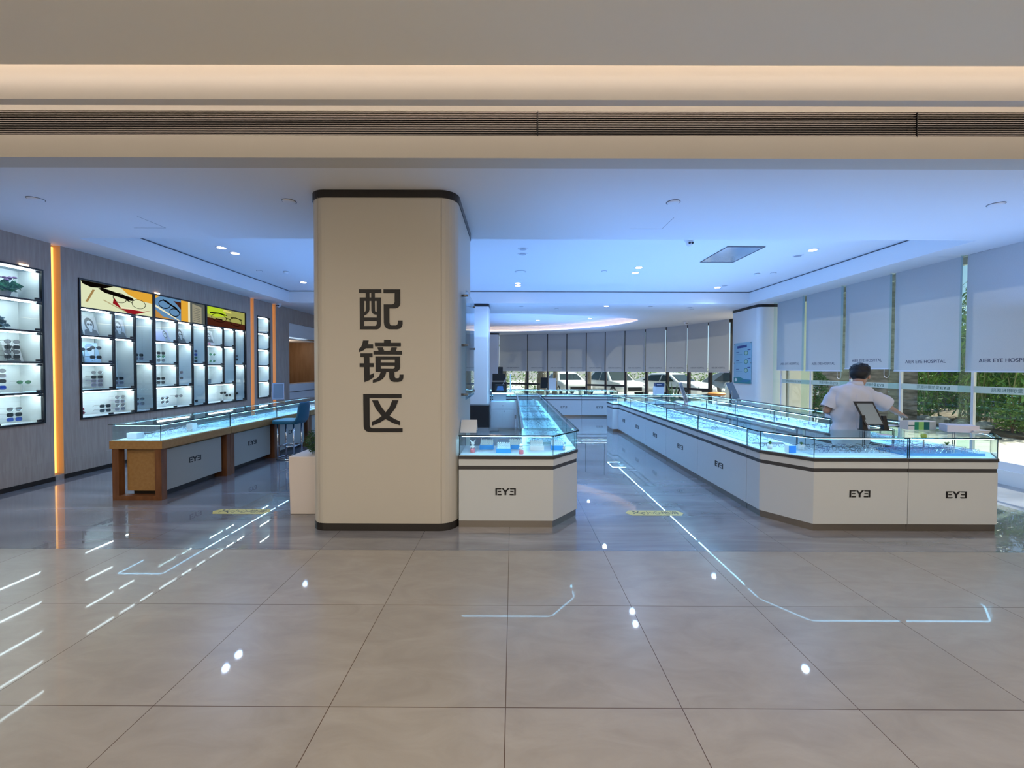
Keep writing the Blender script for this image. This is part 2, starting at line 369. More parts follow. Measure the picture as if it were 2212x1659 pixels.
# low sill and frames of the right window wall
RX = 6.63
struct('wall_right_sill', MB().box(RX, RX+.2, 3.42, 10.2, 0, .19), M_white)
struct('wall_right_front', MB().box(RX, RX+.3, 3.42, 3.9, .19, HC), M_white)
module = [10.17, 9.17, 8.09, 7.05, 5.945, 4.90, 3.9]
for k in range(6):
    b, a = module[k], module[k+1]
    wo = empty('window_%d' % (k+1), (RX+.1, (a+b)/2, .19), None, None); tag(wo, kind='structure')
    m = MB().box(RX+.03, RX+.1, a, b, .19, .30).box(RX+.03, RX+.1, a, b, 3.1, 3.2)
    m.box(RX+.04, RX+.08, b-.035, b, .3, 3.1)
    obj('window_frame', m, M_rail, wo)
    obj('pane', MB().box(RX+.055, RX+.063, a, b-.035, .3, 3.1), M_pane, wo)
    m = MB().box(RX+.045, RX+.052, a+.002, b-.04, 1.215, 1.31)
    bd = obj('frosted_band', m, mat('frosted_film', (.62, .68, .60), .6, alpha=.8), wo)
    obj('glass_fin', MB().box(RX-.15, RX+.02, b-.012, b, .19, HC), M_fin, wo)
# back windows along the curve
def seg_box(mb, p, q, t0, t1, d0, d1, z0, z1, mi=None):
    p = Vector(p); q = Vector(q); u = (q-p); n = Vector((u.y, -u.x)).normalized(); 
    if n.y < 0 and n.x < 0: n = -n
    pts = [p+u*t0+n*d0, p+u*t1+n*d0, p+u*t1+n*d1, p+u*t0+n*d1]
    return mb.prism([tuple(v) for v in pts], z0, z1, mi)
SEG = curve[2:]
for k in range(len(SEG)-1):
    p, q = SEG[k], SEG[k+1]
    wo = empty('window_%d' % (k+7), (p[0], p[1], 0), None, None); tag(wo, kind='structure')
    m = MB(); L = (Vector(q)-Vector(p)).length; e = .05/L
    seg_box(m, p, q, -e*.6, e, .05, .17, 0, HC+.2); seg_box(m, p, q, 0, 1, .05, .15, 0, .08); seg_box(m, p, q, 0, 1, .05, .15, 3.1, HC+.2)
    if k in (1, 2, 5, 6, 9, 10): seg_box(m, p, q, 0, 1, .06, .14, .78, .86)
    obj('window_frame', m, M_mull, wo)
    obj('pane', seg_box(MB(), p, q, e, 1-e, .09, .098, .08, 3.1), M_pane, wo)
# solid pier between the two window walls: right column
def column(name, x0, x1, y0, y1, r, label, corners=(1, 1, 1, 1), base=True, top=True, m=None):
    g = empty(name, ((x0+x1)/2, (y0+y1)/2, 0), label, 'column')
    obj('shaft', MB().prism(rbox(x0, x1, y0, y1, r, 8, corners), .07 if base else 0, 3.13 if top else HC), m or M_col, g)
    if base: obj('base_trim', MB().prism(rbox(x0-.004, x1+.004, y0-.004, y1+.004, r, 8, corners), 0, .07), M_dark, g)
    if top: obj('top_trim', MB().prism(rbox(x0-.008, x1+.008, y0-.008, y1+.008, r, 8, corners), 3.13, HC), M_dark, g)
    return g
M_colw = mat('white_panel', (.80, .80, .80), .3)
main = column('column', -1.93, -.53, 3.83, 5.22, .17, 'large cream round-cornered column with big black Chinese lettering')
column('column', -1.12, -.62, 10.42, 11.1, .06, 'white column with black top trim right behind the large lettered column', m=M_colw)
column('column', -1.6, -.66, 18.9, 19.5, .08, 'far white column at the left end of the curved window wall', m=M_colw)
colr = column('column', 6.22, 7.0, 10.36, 11.66, .12, 'white column with a blue notice board between the two window walls', m=M_colw)
# vertical panel joints on the main column
obj('panel_joint', MB().box(-.675, -.672, 3.8285, 3.8305, .07, 3.13).box(-1.83, -1.827, 3.8285, 3.8305, .07, 3.13), mat('joint', (.40, .36, .31), .6), main)
# ------------------------------------------------------------------ lettering
def glyph(loops_list, sx, sz, ox, oz, th, ax):
    """outlines (u right, v down) extruded by th; ax maps local (x, depth, z)"""
    mb = MB()
    for loops in loops_list:
        L2 = [[(ox+u*sx, oz-v*sz) for u, v in lp] for lp in loops]
        vs, fs = flat(L2, lambda x, y: (x, -th, y)); mb.add(vs, fs)
        for lp in L2:
            n = len(lp)
            for i in range(n):
                (x0, z0), (x1, z1) = lp[i], lp[(i+1) % n]; mb.quad((x0, 0, z0), (x1, 0, z1), (x1, -th, z1), (x0, -th, z0))
    return mb
PEI = [[[(160,150),(890,150),(890,268),(675,268),(675,418),(875,418),(875,1290),(850,1380),(790,1435),(740,1450),(190,1450),(185,418),(380,418),(380,268),(160,268)],
        [(500,268.5),(560,268.5),(560,418),(500,418)], [(325,530),(383,530),(383,830),(368,865),(332,902)],
        [(500,530),(562,530),(565,840),(580,895),(620,945),(680,970),(737,970),(737,1065),(325,1065),(325,995),(400,960),(455,915),(485,860),(500,800)],
        [(675,530),(737,530),(737,888),(705,882),(680,850)], [(325,1180),(737,1180),(737,1270),(720,1320),(685,1340),(325,1340)]],
       [[(960,150),(1505,150),(1505,600),(1490,670),(1440,735),(1360,765),(1150,765),(1150,1230),(1168,1290),(1220,1320),(1365,1320),(1410,1290),(1428,1240),(1430,1160),(1580,1160),(1580,1280),(1555,1360),(1490,1425),(1400,1445),(1130,1445),(1050,1415),(990,1340),(970,1240),(965,635),(1240,635),(1300,615),(1322,570),(1325,270),(960,270)]]]
JING = [[[(290,148),(470,148),(445,270),(612,270),(612,400),(375,400),(300,470),(155,530),(155,430),(225,360),(265,270)]],
        [[(200,568),(595,568),(595,688),(490,688),(490,888),(630,888),(630,1012),(495,1012),(500,1275),(635,1210),(635,1345),(480,1450),(330,1510),(315,1015),(175,1015),(175,892),(318,892),(310,688),(200,688)]],
        [[(975,132),(1185,132),(1190,220),(1520,220),(1520,338),(680,338),(670,220),(970,220)]],
        [[(755,372),(935,372),(975,490),(1175,490),(1215,372),(1395,372),(1360,490),(1560,490),(1560,603),(630,603),(625,490),(795,490)]],
        [[(690,665),(1495,665),(1495,1030),(1470,1100),(1400,1155),(1310,1170),(1318,1330),(1345,1375),(1440,1378),(1470,1350),(1480,1255),(1605,1255),(1600,1370),(1570,1440),(1510,1485),(1420,1500),(1290,1500),(1200,1470),(1155,1410),(1140,1330),(1140,1170),(1045,1170),(1010,1290),(930,1400),(800,1475),(605,1535),(605,1435),(740,1375),(810,1310),(865,1170),(695,1170)],
         [(865,772),(1325,772),(1325,868),(865,868)], [(865,968),(1325,968),(1320,1030),(1280,1068),(865,1068)]]]
QU = [[[(288,235),(1540,235),(1540,362),(490,362),(495,1270),(520,1325),(580,1355),(1575,1352),(1575,1480),(470,1480),(390,1455),(330,1400),(300,1310)]],
      [[(575,440),(770,440),(870,640),(1020,835),(1150,660),(1240,435),(1440,435),(1340,690),(1150,945),(1300,1040),(1490,1130),(1485,1258),(1250,1180),(1018,1050),(850,1160),(570,1275),(568,1150),(740,1060),(890,955),(700,720)]]]
for nm, G, py in (('pei', PEI, 615), ('jing', JING, 725), ('qu', QU, 835)):
    k = .00434/15.083
    mb = glyph(G, k, k, -1.446-10*.00434, 2.277-(py-625)*.00435, .004, 0)
    mb.v = [(x, y+3.8295, z) for x, y, z in mb.v]
    o = obj('lettering', mb, M_ink, main); o['label'] = 'big black Chinese character on the column'
E1 = [[(360,340),(790,340),(755,412),(472,412),(472,825),(365,825)]]; E2 = [[(515,540),(775,535),(738,610),(535,612)]]; E3 = [[(508,750),(818,750),(780,828),(508,828)]]
YY = [[(812,340),(930,340),(1075,512),(1235,340),(1365,340),(1135,600),(1135,825),(1012,825),(1012,600)]]
mir = lambda g: [[(2175-u, v) for u, v in lp][::-1] for lp in g]
LOGO = glyph([E1, E2, E3, YY, mir(E1), mir(E2), mir(E3)], 1.354e-4, 1.354e-4, -1087.5*1.354e-4, 582*1.354e-4, .003, 0).mesh('logo', [M_ink])
def put_logo(parent, pos, rz, sc=1.0):
    o = obj('logo', LOGO, None, parent); o.location = Vector(pos)-Vector(parent.location); o.rotation_euler = (0, 0, rz); o.scale = (sc, 1, sc)
def text_mesh(name, body, size, m, ext=.001, sx=1.0):
    cu = bpy.data.curves.new(name, 'FONT'); cu.body = body; cu.size = size; cu.extrude = ext; cu.align_x = 'CENTER'; cu.align_y = 'CENTER'
    t = bpy.data.objects.new(name, cu); C.objects.link(t); bpy.context.view_layer.update()
    me = bpy.data.meshes.new_from_object(t.evaluated_get(bpy.context.evaluated_depsgraph_get())); bpy.data.objects.remove(t)
    # stand the text upright in the XZ plane, facing -Y
    for v in me.vertices: v.co = Vector((v.co.x*sx, -v.co.z, v.co.y))
    me.materials.clear(); me.materials.append(m); me.name = name
    return me

# ------------------------------------------------------------------ spectacles
def spec_mesh(name, shape, fm, lm, temples=True):
    mb = MB(); pts0 = []
    for t in range(14):
        a = 2*PI*t/14; c, s_ = math.cos(a), math.sin(a)
        e = {'round': 1, 'square': .55, 'aviator': .8}[shape]
        x = .027*math.copysign(abs(c)**e, c); z = .021*math.copysign(abs(s_)**e, s_)
        if shape == 'aviator' and z < 0: x *= .82; z *= 1.15
        pts0.append((x, z))
    for sx in (-1, 1):
        mb.tube([(sx*.035+x, 0, .024+z) for x, z in pts0], .0017, 4, True, 0)
        vs = [(sx*.035+x, 0, .024+z) for x, z in pts0]; mb.add(vs, [tuple(range(14))], 1)
        if temples:
            mb.tube([(sx*.062, 0, .034), (sx*.067, .02, .035), (sx*.066, .10, .033), (sx*.062, .135, .012)], .0016, 4, False, 0)
    mb.tube([(-.009, 0, .030), (0, -.002, .034), (.009, 0, .030)], .0016, 4, False, 0)
    return mb.mesh(name, [fm, lm])
L_clear = glass('lens_clear', (.9, .95, .97), 1.0); L_dark = mat('lens_dark', (.02, .022, .025), .12); L_grey = mat('lens_grey', (.12, .12, .13), .15)
L_blue = mat('lens_blue', (.02, .05, .28), .1); L_green = mat('lens_green', (.05, .16, .08), .15)
fr = {'clear': mat('frame_clear', (.75, .82, .86), .15), 'black': mat('frame_black', (.02, .02, .025), .3), 'silver': mat('frame_silver', (.6, .62, .65), .25, .9),
      'purple': mat('frame_purple', (.35, .28, .5), .25), 'navy': mat('frame_navy', (.03, .06, .22), .3), 'brown': mat('frame_brown', (.16, .08, .05), .3)}
SPEC = {}
for c_ in fr:
    for sh in ('round', 'square'): SPEC[(c_, sh)] = spec_mesh('spectacles', sh, fr[c_], L_clear)
SUN = {'black': spec_mesh('sunglasses', 'square', fr['black'], L_dark), 'round': spec_mesh('sunglasses', 'round', fr['black'], L_grey), 'aviator': spec_mesh('sunglasses', 'aviator', fr['silver'], L_grey),
       'blue': spec_mesh('sunglasses', 'square', fr['navy'], L_blue), 'green': spec_mesh('sunglasses', 'round', fr['silver'], L_green), 'grey': spec_mesh('sunglasses', 'square', fr['purple'], L_grey)}
ORDN = ['first', 'second', 'third', 'fourth', 'fifth', 'sixth', 'seventh']
GLASSES = []   # (distance, key, matrix, unit description)
def lay_out(unit, x0, x1, y0, y1, z, nx, ny, rot, pal=None):
    """rows of open spectacles on a tray"""
    for i in range(nx):
        for j in range(ny):
            x = x0+(i+.5)*(x1-x0)/nx+rnd.uniform(-.012, .012); y = y0+(j+.5)*(y1-y0)/ny+rnd.uniform(-.012, .012)
            c_ = rnd.choice(pal or ['clear', 'clear', 'black', 'silver', 'purple', 'navy', 'brown']); sh = rnd.choice(['round', 'square'])
            M = Matrix.Translation((x, y, z)) @ Matrix.Rotation(rot+rnd.uniform(-.25, .25), 4, 'Z')
            if x1-x0 > y1-y0: where = '%s from left, %s row' % (ORDN[i], {1: ['only'], 2: ['front', 'back'], 3: ['front', 'middle', 'back']}[ny][j])
            else: where = '%s from near end, %s row' % (ORDN[j], {2: ['left', 'right'], 3: ['left', 'middle', 'right']}[nx][i])
            GLASSES.append((math.hypot(x, y), (c_, sh), M, unit, where))

# ------------------------------------------------------------------ display counters
def inset(poly, d):
    # d: one distance, or one per edge (edge i runs from corner i to corner i+1)
    n = len(poly); out = []; ds = d if isinstance(d, (list, tuple)) else [d]*n
    for i in range(n):
        p0, p1, p2 = Vector(poly[i-1]), Vector(poly[i]), Vector(poly[(i+1) % n])
        a = (p1-p0).normalized(); b = (p2-p1).normalized(); na = Vector((-a.y, a.x)); nb = Vector((-b.y, b.x))
        da, db = ds[i-1], ds[i]; den = a.x*b.y-a.y*b.x
        if abs(den) < 1e-6: out.append(tuple(p1+nb*db)); continue
        qa = p0+na*da; qb = p1+nb*db; t = ((qb.x-qa.x)*b.y-(qb.y-qa.y)*b.x)/den; out.append(tuple(qa+a*t))
    return out
def panels(parent, name, mat_, poly, edges, ds, ins, th, z0, z1):
    for e in edges:
        mb = MB(); P = inset(poly, [ins if i == e else v for i, v in enumerate(ds)]); Q = inset(poly, [ins+th if i == e else v for i, v in enumerate(ds)]); k = (e+1) % len(poly)
        mb.prism([P[e], P[k], Q[k], Q[e]], z0, z1); obj(name, mb, mat_, parent)
def wall_edges(mb, poly, edges, ins, th, z0, z1, mi=None):
    """thin panels standing on chosen edges of a counter-clockwise outline"""
    P = inset(poly, ins); Q = inset(poly, ins+th); n = len(poly)
    for e in edges:
        a, b, c, d = P[e], P[(e+1) % n], Q[(e+1) % n], Q[e]; mb.prism([a, b, c, d], z0, z1, mi)
def counter(label, poly, open_e, center=None, group='white glass-topped display counters', zt=.9, front_e=None, specs=None, short=None, lip=True):
    """poly counter-clockwise; open_e: edges that have a glass wall; front_e: customer side edges"""
    cx = sum(p[0] for p in poly)/len(poly); cy = sum(p[1] for p in poly)/len(poly)
    g = empty('display_counter', (cx, cy, 0), label, 'display counter', group); f = zt/.9; n = len(poly)
    fe = front_e or open_e; D = lambda o_, i_: [o_ if e in fe else i_ for e in range(n)]
    obj('kick_plate', MB().prism(inset(poly, D(.012, .001)), 0, .066*f), M_steel, g)
    obj('body', MB().prism(inset(poly, .001), .066*f, .562*f), M_gloss, g, bevel=.002)
    obj('shadow_band', MB().prism(inset(poly, D(.008, .001)), .562*f, .600*f), M_band, g)
    obj('upper_panel', MB().prism(inset(poly, .001), .600*f, .666*f), M_gloss, g)
    obj('case_rim', MB().prism(inset(poly, D(-.006, .001)), .666*f, .694*f), M_band, g)
    obj('display_deck', MB().prism(inset(poly, D(.014, .003)), .694*f, .700*f), M_deck, g)
    panels(g, 'glass_panel', M_glass, poly, open_e, [.004]*n, .004, .006, .7*f, zt-.012)
    obj('glass_top', MB().prism(inset(poly, D(-.015, .001)), zt-.010, zt-.002), M_top, g)
    panels(g, 'top_edge', M_edge, poly, fe, D(-.015, .001), -.0175, .002, zt-.0135, zt)
    P = inset(poly, .006)
    for e in range(n):
        if e in open_e or (e-1) % n in open_e:
            p = P[e]; obj('glass_seam', MB().box(p[0]-.0025, p[0]+.0025, p[1]-.0025, p[1]+.0025, .70*f, zt-.012), M_edge, g)
    if lip:
        panels(g, 'led_strip', M_led2, poly, fe, [.03]*n, .014, .018, zt-.0222, zt-.0213)
        panels(g, 'led_housing', M_rail, poly, fe, [.03]*n, .0125, .022, zt-.0213, zt-.0125)
    else:
        panels(g, 'led_strip', M_led, poly, fe, [.03]*n, .014, .016, zt-.0198, zt-.0175)
        panels(g, 'led_housing', M_rail, poly, fe, [.03]*n, .013, .019, zt-.0175, zt-.0125)
    return g
def tray_obj(x0, x1, y0, y1, z, label, group, m=None):
    g = MB(); g.box(x0, x1, y0, y1, z, z+.012).box(x0, x1, y0, y0+.006, z+.012, z+.022).box(x0, x1, y1-.006, y1, z+.012, z+.022)
    tag(obj('display_tray', g, m or M_tray), label, 'tray', group)
ORD = ['nearest', 'second', 'third', 'fourth', 'farthest']
# right island, aisle row
ys = [4.5, 5.7, 6.87, 7.93, 8.98, 10.0]
for k in range(5):
    a, b = ys[k], ys[k+1]
    g = counter(('%s straight unit of the long white counter row beside the aisle right of centre' % ORD[k]), [(2.59, a+.002), (3.15, a+.002), (3.15, b-.002), (2.59, b-.002)], (1, 3), front_e=(3, 1))
    put_logo(g, (2.5905, (a+b)/2, .345), -PI/2)
    u = '%s aisle-row counter' % ORD[k]
    tray_obj(2.70, 3.05, a+.08, b-.08, .7005, 'pale tray in the %s' % u, 'trays in the right island counters')
    lay_out(u, 2.66, 3.06, a+.06, b-.06, .714, 2, 6, -PI/2+.5)
# front corner and end units
g = counter('chamfered white corner counter facing the hall, left of the one under the tablet end', [(2.59, 4.26), (2.87, 3.87), (3.768, 3.87), (3.768, 4.38), (3.15, 4.38), (3.15, 4.498), (2.59, 4.498)], (0, 1, 3, 6, 4), front_e=(6, 0, 1), lip=False)
g['label'] = 'white chamfered corner display counter facing the hall, with the tablet on top'
put_logo(g, (3.31, 3.8695, .358), 0)
u = 'chamfered corner counter'
tray_obj(2.95, 3.70, 3.98, 4.30, .7005, 'wide pale tray in the chamfered corner counter facing the hall', 'trays in the right island counters')
lay_out(u, 2.90, 3.72, 3.96, 4.32, .714, 7, 3, .35); lay_out('bend of the corner counter', 2.66, 2.94, 4.34, 4.46, .702, 2, 1, -.4)
g = counter('white end display counter facing the hall at the far right, with boxes on top', [(3.772, 3.87), (4.62, 3.87), (4.88, 4.15), (4.88, 4.498), (4.2, 4.498), (4.2, 4.38), (3.772, 4.38)], (0, 1, 2, 5, 4), front_e=(0, 1, 2), lip=False)
put_logo(g, (4.228, 3.8695, .352), 0)
u = 'far-right end counter'
tray_obj(3.84, 4.62, 3.98, 4.30, .7005, 'wide blue-edged tray in the end counter facing the hall', 'trays in the right island counters', mat('blue_tray', (.10, .32, .62), .35))
lay_out(u, 3.82, 4.66, 3.96, 4.32, .714, 7, 3, .3, ['purple', 'clear', 'purple', 'navy', 'silver'])
# right island, window-side row
ys = [4.502, 5.4, 6.55, 7.7, 8.85, 10.0]
for k in range(5):
    a, b = ys[k], ys[k+1]
    g = counter(('%s unit of the white counter row on the window side of the right island' % ORD[k]), [(4.2, a+.002), (4.88, a+.002), (4.88, b-.002), (4.2, b-.002)], (1, 3), front_e=(3, 1))
    u = '%s window-side island counter' % ORD[k]
    lay_out(u, 4.26, 4.62, a+.06, b-.06, .702, 2, 6, -PI/2-.3)
for k, (a, b) in enumerate(((2.45, 3.66), (3.664, 4.88))):
    g = counter(('left', 'right')[k]+' unit of the far cross row closing the right island', [(a, 10.004), (b, 10.004), (b, 10.6), (a, 10.6)], (0, 1, 2, 3), front_e=(0, 2, 3) if k == 0 else (0, 1, 2))
    lay_out(('left' if k == 0 else 'right')+' far cross counter', a+.08, b-.08, 10.1, 10.5, .702, 5, 1, .2)
# centre counters behind the main column
g = counter('white corner display counter right of the lettered column, with model sets inside', [(-.52, 3.92), (.395, 3.92), (.68, 4.27), (.68, 4.43), (-.52, 4.43)], (0, 1, 2, 3, 4), front_e=(0, 1, 2), lip=False)
put_logo(g, (-.066, 3.9195, .35), 0)
ys = [4.434, 5.53, 6.65, 7.85, 9.0, 10.84]
for k in range(5):
    a, b = ys[k], ys[k+1]
    counter('%s unit of the white counter row running back right of the lettered column' % ORD[k], [(.09, a+.002), (.68, a+.002), (.68, b-.002), (.09, b-.002)], (0, 1, 2, 3), front_e=(1, 3))
    u = '%s counter behind the corner counter' % ORD[k]
    tray_obj(.16, .60, a+.1, b-.08, .7005, 'pale tray in the %s' % u, 'trays in the centre counters')
    lay_out(u, .15, .62, a+.08, b-.06, .714, 3, 5 if k < 4 else 6, -.6)
# drawer cabinet beside the black box, with glass case on top
g = empty('drawer_cabinet', (-.27, 10.55, 0), 'white drawer and door cabinet under a glass case behind the black box', 'cabinet')
obj('body', MB().box(-.56, .05, 10.3, 10.84, 0, .70), M_gloss, g)
d = obj('drawer', MB().box(-.55, .04, 10.283, 10.3, .53, .69), M_gloss, g); obj('knob', MB().ball((-.25, 10.272, .61), .011), M_black, d)
for sgn, kx in ((0, -.33), (1, -.215)):
    x0, x1 = ((-.55, -.262), (-.258, .04))[sgn]; d = obj('door', MB().box(x0, x1, 10.283, 10.3, .04, .52), M_gloss, g)
    if sgn: obj('knob', MB().ball((kx, 10.272, .47), .011), M_black, d)
panels(g, 'glass_panel', M_glass, [(-.56, 10.3), (.05, 10.3), (.05, 10.84), (-.56, 10.84)], (0, 1, 2, 3), [.004]*4, .004, .006, .706, .93)
obj('glass_top', MB().box(-.57, .06, 10.29, 10.85, .93, .94), M_top, g); obj('led_strip', MB().box(-.53, .02, 10.33, 10.345, .915, .925), M_led, g)
obj('display_deck', MB().box(-.55, .04, 10.31, 10.83, .70, .705), M_deck, g)
g = empty('black_box_cabinet', (-.84, 10.2, 0), 'black box cabinet standing at the foot of the white column', 'cabinet')
obj('body', MB().box(-1.14, -.575, 9.98, 10.28, 0, .645), M_black, g, bevel=.004); obj('knob', MB().ball((-.9, 9.972, .12), .009), M_steel, g)
# counters along the back
xs = [-1.23, -.08, 1.07, 2.22, 3.37]
for k in range(4):
    a, b = xs[k], xs[k+1]
    g = counter(('leftmost unit of the far back counter row', 'second unit from the left of the far back counter row', 'far back counter unit in the aisle gap, left of the two logos', 'far back counter unit in the aisle gap, right of the two logos')[k], [(a+.002, 13.1), (b-.002, 13.1), (b-.002, 13.7), (a+.002, 13.7)], (0, 1, 2, 3), zt=.86, front_e=(0, 2), group='white counters of the far back row')
    put_logo(g, ((a+b)/2, 13.0995, .315), 0)
    lay_out(('leftmost', 'second', 'third', 'rightmost')[k]+' far back counter', a+.08, b-.08, 13.2, 13.5, .675, 6, 2, .3, ['navy', 'clear', 'silver', 'black'])
# wooden framed counters by the left wall
wy = [4.68, 5.84, 7.00, 8.12, 9.24]
for k in range(4):
    a, b = wy[k]+.004, wy[k+1]-.004; X0, X1 = -4.63, -4.06
    g = empty('wooden_display_counter', (-4.34, (a+b)/2, 0), ('nearest', 'second', 'third', 'farthest')[k]+' wood-framed display counter beside the left wall', 'display counter', 'wood-framed counters on the left')
    t = .075
    for yy in (a, b-t): 
        m = MB().box(X0, X0+t, yy, yy+t, 0, .6).box(X1-t, X1, yy, yy+t, 0, .6).box(X0+t, X1-t, yy, yy+t, 0, .055)
        obj('leg_frame', m, M_wood, g)
    obj('apron', MB().prism([(X0-.02, a-(0 if k else .01)), (X1+.02, a-(0 if k else .01)), (X1+.02, b), (X0-.02, b)], .60, .69), M_gold if k == 0 else M_gold, g)
    obj('body', MB().box(X0+.10, X1-.06, a+.08, b-.12, .09, .60), M_gold, g)
    obj('front_panel', MB().box(X1-.06, X1-.045, a+.08, b-.12, .085, .57), mat('pale_panel', (.36, .36, .32), .4), g)
    put_logo(g, (X1-.0445, (a+b)/2-.02, .365), PI/2)
    obj('plinth', MB().box(X0+.14, X1-.12, a+.12, b-.15, 0, .09), M_dark, g)
    poly = [(X0, a), (X1, a), (X1, b), (X0, b)]
    D4 = [-.02 if k == 0 else .001, -.02, .001, -.02]
    panels(g, 'glass_panel', M_glass, poly, (0, 1, 2, 3), [.004]*4, .004, .006, .696, .878)
    obj('glass_top', MB().prism(inset(poly, D4), .88, .888), M_top, g)
    panels(g, 'top_edge', M_edge, poly, (0, 1) if k == 0 else (1,), D4, -.022, .0015, .879, .889)
    obj('display_deck', MB().prism(inset(poly, .012), .69, .696), M_deck, g)
    panels(g, 'led_strip', M_led, poly, (1, 3) if k else (0, 1, 3), [.03]*4, .014, .018, .8675, .8684)
    panels(g, 'led_housing', M_rail, poly, (1, 3) if k else (0, 1, 3), [.03]*4, .0125, .022, .8684, .8765)
    m = MB()
    for px_, py_ in poly[1:3]: m.box(px_-.006, px_-.001, py_-.0025, py_+.0025, .696, .878)
    obj('glass_seam', m, M_edge, g)
    u = ('nearest', 'second', 'third', 'farthest')[k]+' wood-framed counter'
    lay_out(u, X0+.08, X1-.06, a+.1, b-.06, .698, 3, 5 if k < 3 else 3, PI/2-.5, ['clear', 'clear', 'purple', 'silver', 'navy'])
tag(obj('white_box', MB().box(-4.55, -4.43, 4.78, 4.88, .6965, .765), M_white, bevel=.002), 'small white box at the near left corner inside the wooden counter', 'box')
tag(obj('white_box', MB().box(-4.30, -4.22, 5.35, 5.43, .6965, .80), M_white, bevel=.002), 'upright white box among the spectacles in the nearest wooden counter', 'box')
# place the spectacles: the nearest 300 one by one, the rest as one mass
GLASSES.sort(key=lambda t: t[0])
cn = {'clear': 'clear-rimmed', 'black': 'black-rimmed', 'silver': 'silver-rimmed', 'purple': 'purple-rimmed', 'navy': 'navy-rimmed', 'brown': 'brown-rimmed'}
for d_, key, M, unit, where in GLASSES[:300]:
    o = bpy.data.objects.new('spectacles', SPEC[key]); C.objects.link(o); o.matrix_world = M
    tag(o, '%s %s spectacles, %s, %s' % (cn[key[0]], key[1], where, unit), 'spectacles', 'spectacles in the '+unit)
if len(GLASSES) > 300:
    mb = MB(); ml = [fr['clear'], L_clear, fr['navy'], fr['silver']]
    for d_, key, M, unit, where in GLASSES[300:]:
        me = SPEC[key]; o_ = len(mb.v); mb.v += [tuple(M @ v.co) for v in me.vertices]
        for p in me.polygons: mb.f.append(tuple(i+o_ for i in p.vertices)); mb.m.append(1 if p.material_index else {'clear': 0, 'navy': 2, 'black': 2}.get(key[0], 3))
    tag(obj('distant_spectacles', mb, ml), 'mass of spectacles in the far back counter cases', 'spectacles', None, 'stuff')

# model sets, figurines and a plant pot inside the corner counter by the column
M_bl = mat('model_blue', (.03, .34, .80), .35); M_pink = mat('model_pink', (.75, .20, .25), .4)
for k, (x, y, c_) in enumerate(((-.27, 4.25, 0), (-.09, 4.08, 0), (.03, 4.27, 0), (.25, 4.22, 1), (.47, 4.24, 0))):
    g = empty('lens_rack', (x, y, .70), ('blue lens rack behind the left figurine in the corner counter', 'blue lens rack at the front between the two figurines', 'blue lens rack behind the right figurine', 'white lens rack in the middle right of the corner counter', 'blue lens rack at the chamfered end of the corner counter')[k], 'display rack', 'lens racks in the corner counter')
    mm = M_white if c_ else M_bl
    obj('base', MB().box(x-.072, x+.072, y-.05, y+.05, .7005, .745), mm, g, bevel=.002)
    m = MB()
    for r_ in range(3):
        yy = y-.035+.033*r_; zz = .755+.016*r_
        m.box(x-.066, x+.066, yy, yy+.006, .745, zz-.004)
        for c in range(6): m.ball((x-.055+c*.022, yy+.003, zz), (.009, .004, .009), 8, 5)
    obj('lens_row', m, mat('model_clear', (.7, .85, .9), .1), g)
    m = MB(); m.tube([(x-.07, y+.045, .745), (x-.06, y+.045, .80), (x-.045, y+.045, .822), (x+.045, y+.045, .822), (x+.06, y+.045, .80), (x+.07, y+.045, .745)], .003, 5)
    obj('hoop', m, M_chrome, g)
for k, (x, y) in enumerate(((-.40, 4.07), (.085, 4.0))):
    g = empty('figurine', (x, y, .70), ('white-headed toy figurine on a pink drum at the left end of the corner counter', 'small toy figurine on a pink drum in front of the blue racks')[k], 'figurine', 'toy figurines in the corner counter')
    obj('drum', MB().lathe([(.022, 0), (.025, .004), (.025, .034), (.021, .038)], (x, y, .7005), 18), M_pink, g, True)
    m = MB().ball((x, y, .756), (.016, .014, .02)).ball((x, y, .79 if k == 0 else .783), (.020, .018, .018))
    if k == 0:
        for s_ in (-1, 1): m.cyl((x+s_*.008, y, .802), (x+s_*.030, y, .826), .009, .002, 8)
    m.cyl((x-.014, y, .765), (x-.026, y-.006, .748), .005).cyl((x+.014, y, .765), (x+.026, y-.006, .748), .005)
    obj('body', m, M_white, g, True)
g = empty('toy_rabbit', (.55, 4.2, .70), 'tiny white toy at the chamfered end of the corner counter', 'figurine')
obj('body', MB().ball((.53, 4.19, .722), (.014, .02, .02)).ball((.53, 4.17, .745), .013).cyl((.53, 4.175, .755), (.515, 4.19, .79), .004, .003), M_white, g, True)
g = empty('acrylic_sign', (-.42, 4.15, .9), 'white folded acrylic price sign on the corner counter beside the column', 'sign')
m = MB(); m.add([(-.52, 4.03, .902), (-.36, 4.03, .902), (-.36, 4.12, 1.02), (-.52, 4.12, 1.02), (-.52, 4.036, .902), (-.36, 4.036, .902), (-.36, 4.126, 1.02), (-.52, 4.126, 1.02)], [(0, 1, 2, 3), (7, 6, 5, 4), (0, 4, 5, 1), (1, 5, 6, 2), (2, 6, 7, 3), (3, 7, 4, 0)])
m.add([(-.52, 4.125, 1.02), (-.36, 4.125, 1.02), (-.36, 4.20, .902), (-.52, 4.20, .902), (-.52, 4.119, 1.014), (-.36, 4.119, 1.014), (-.36, 4.194, .902), (-.52, 4.194, .902)], [(0, 1, 2, 3), (7, 6, 5, 4), (0, 4, 5, 1), (1, 5, 6, 2), (2, 6, 7, 3), (3, 7, 4, 0)])
obj('card', m, mat('grey_card', (.62, .66, .70), .3), g)
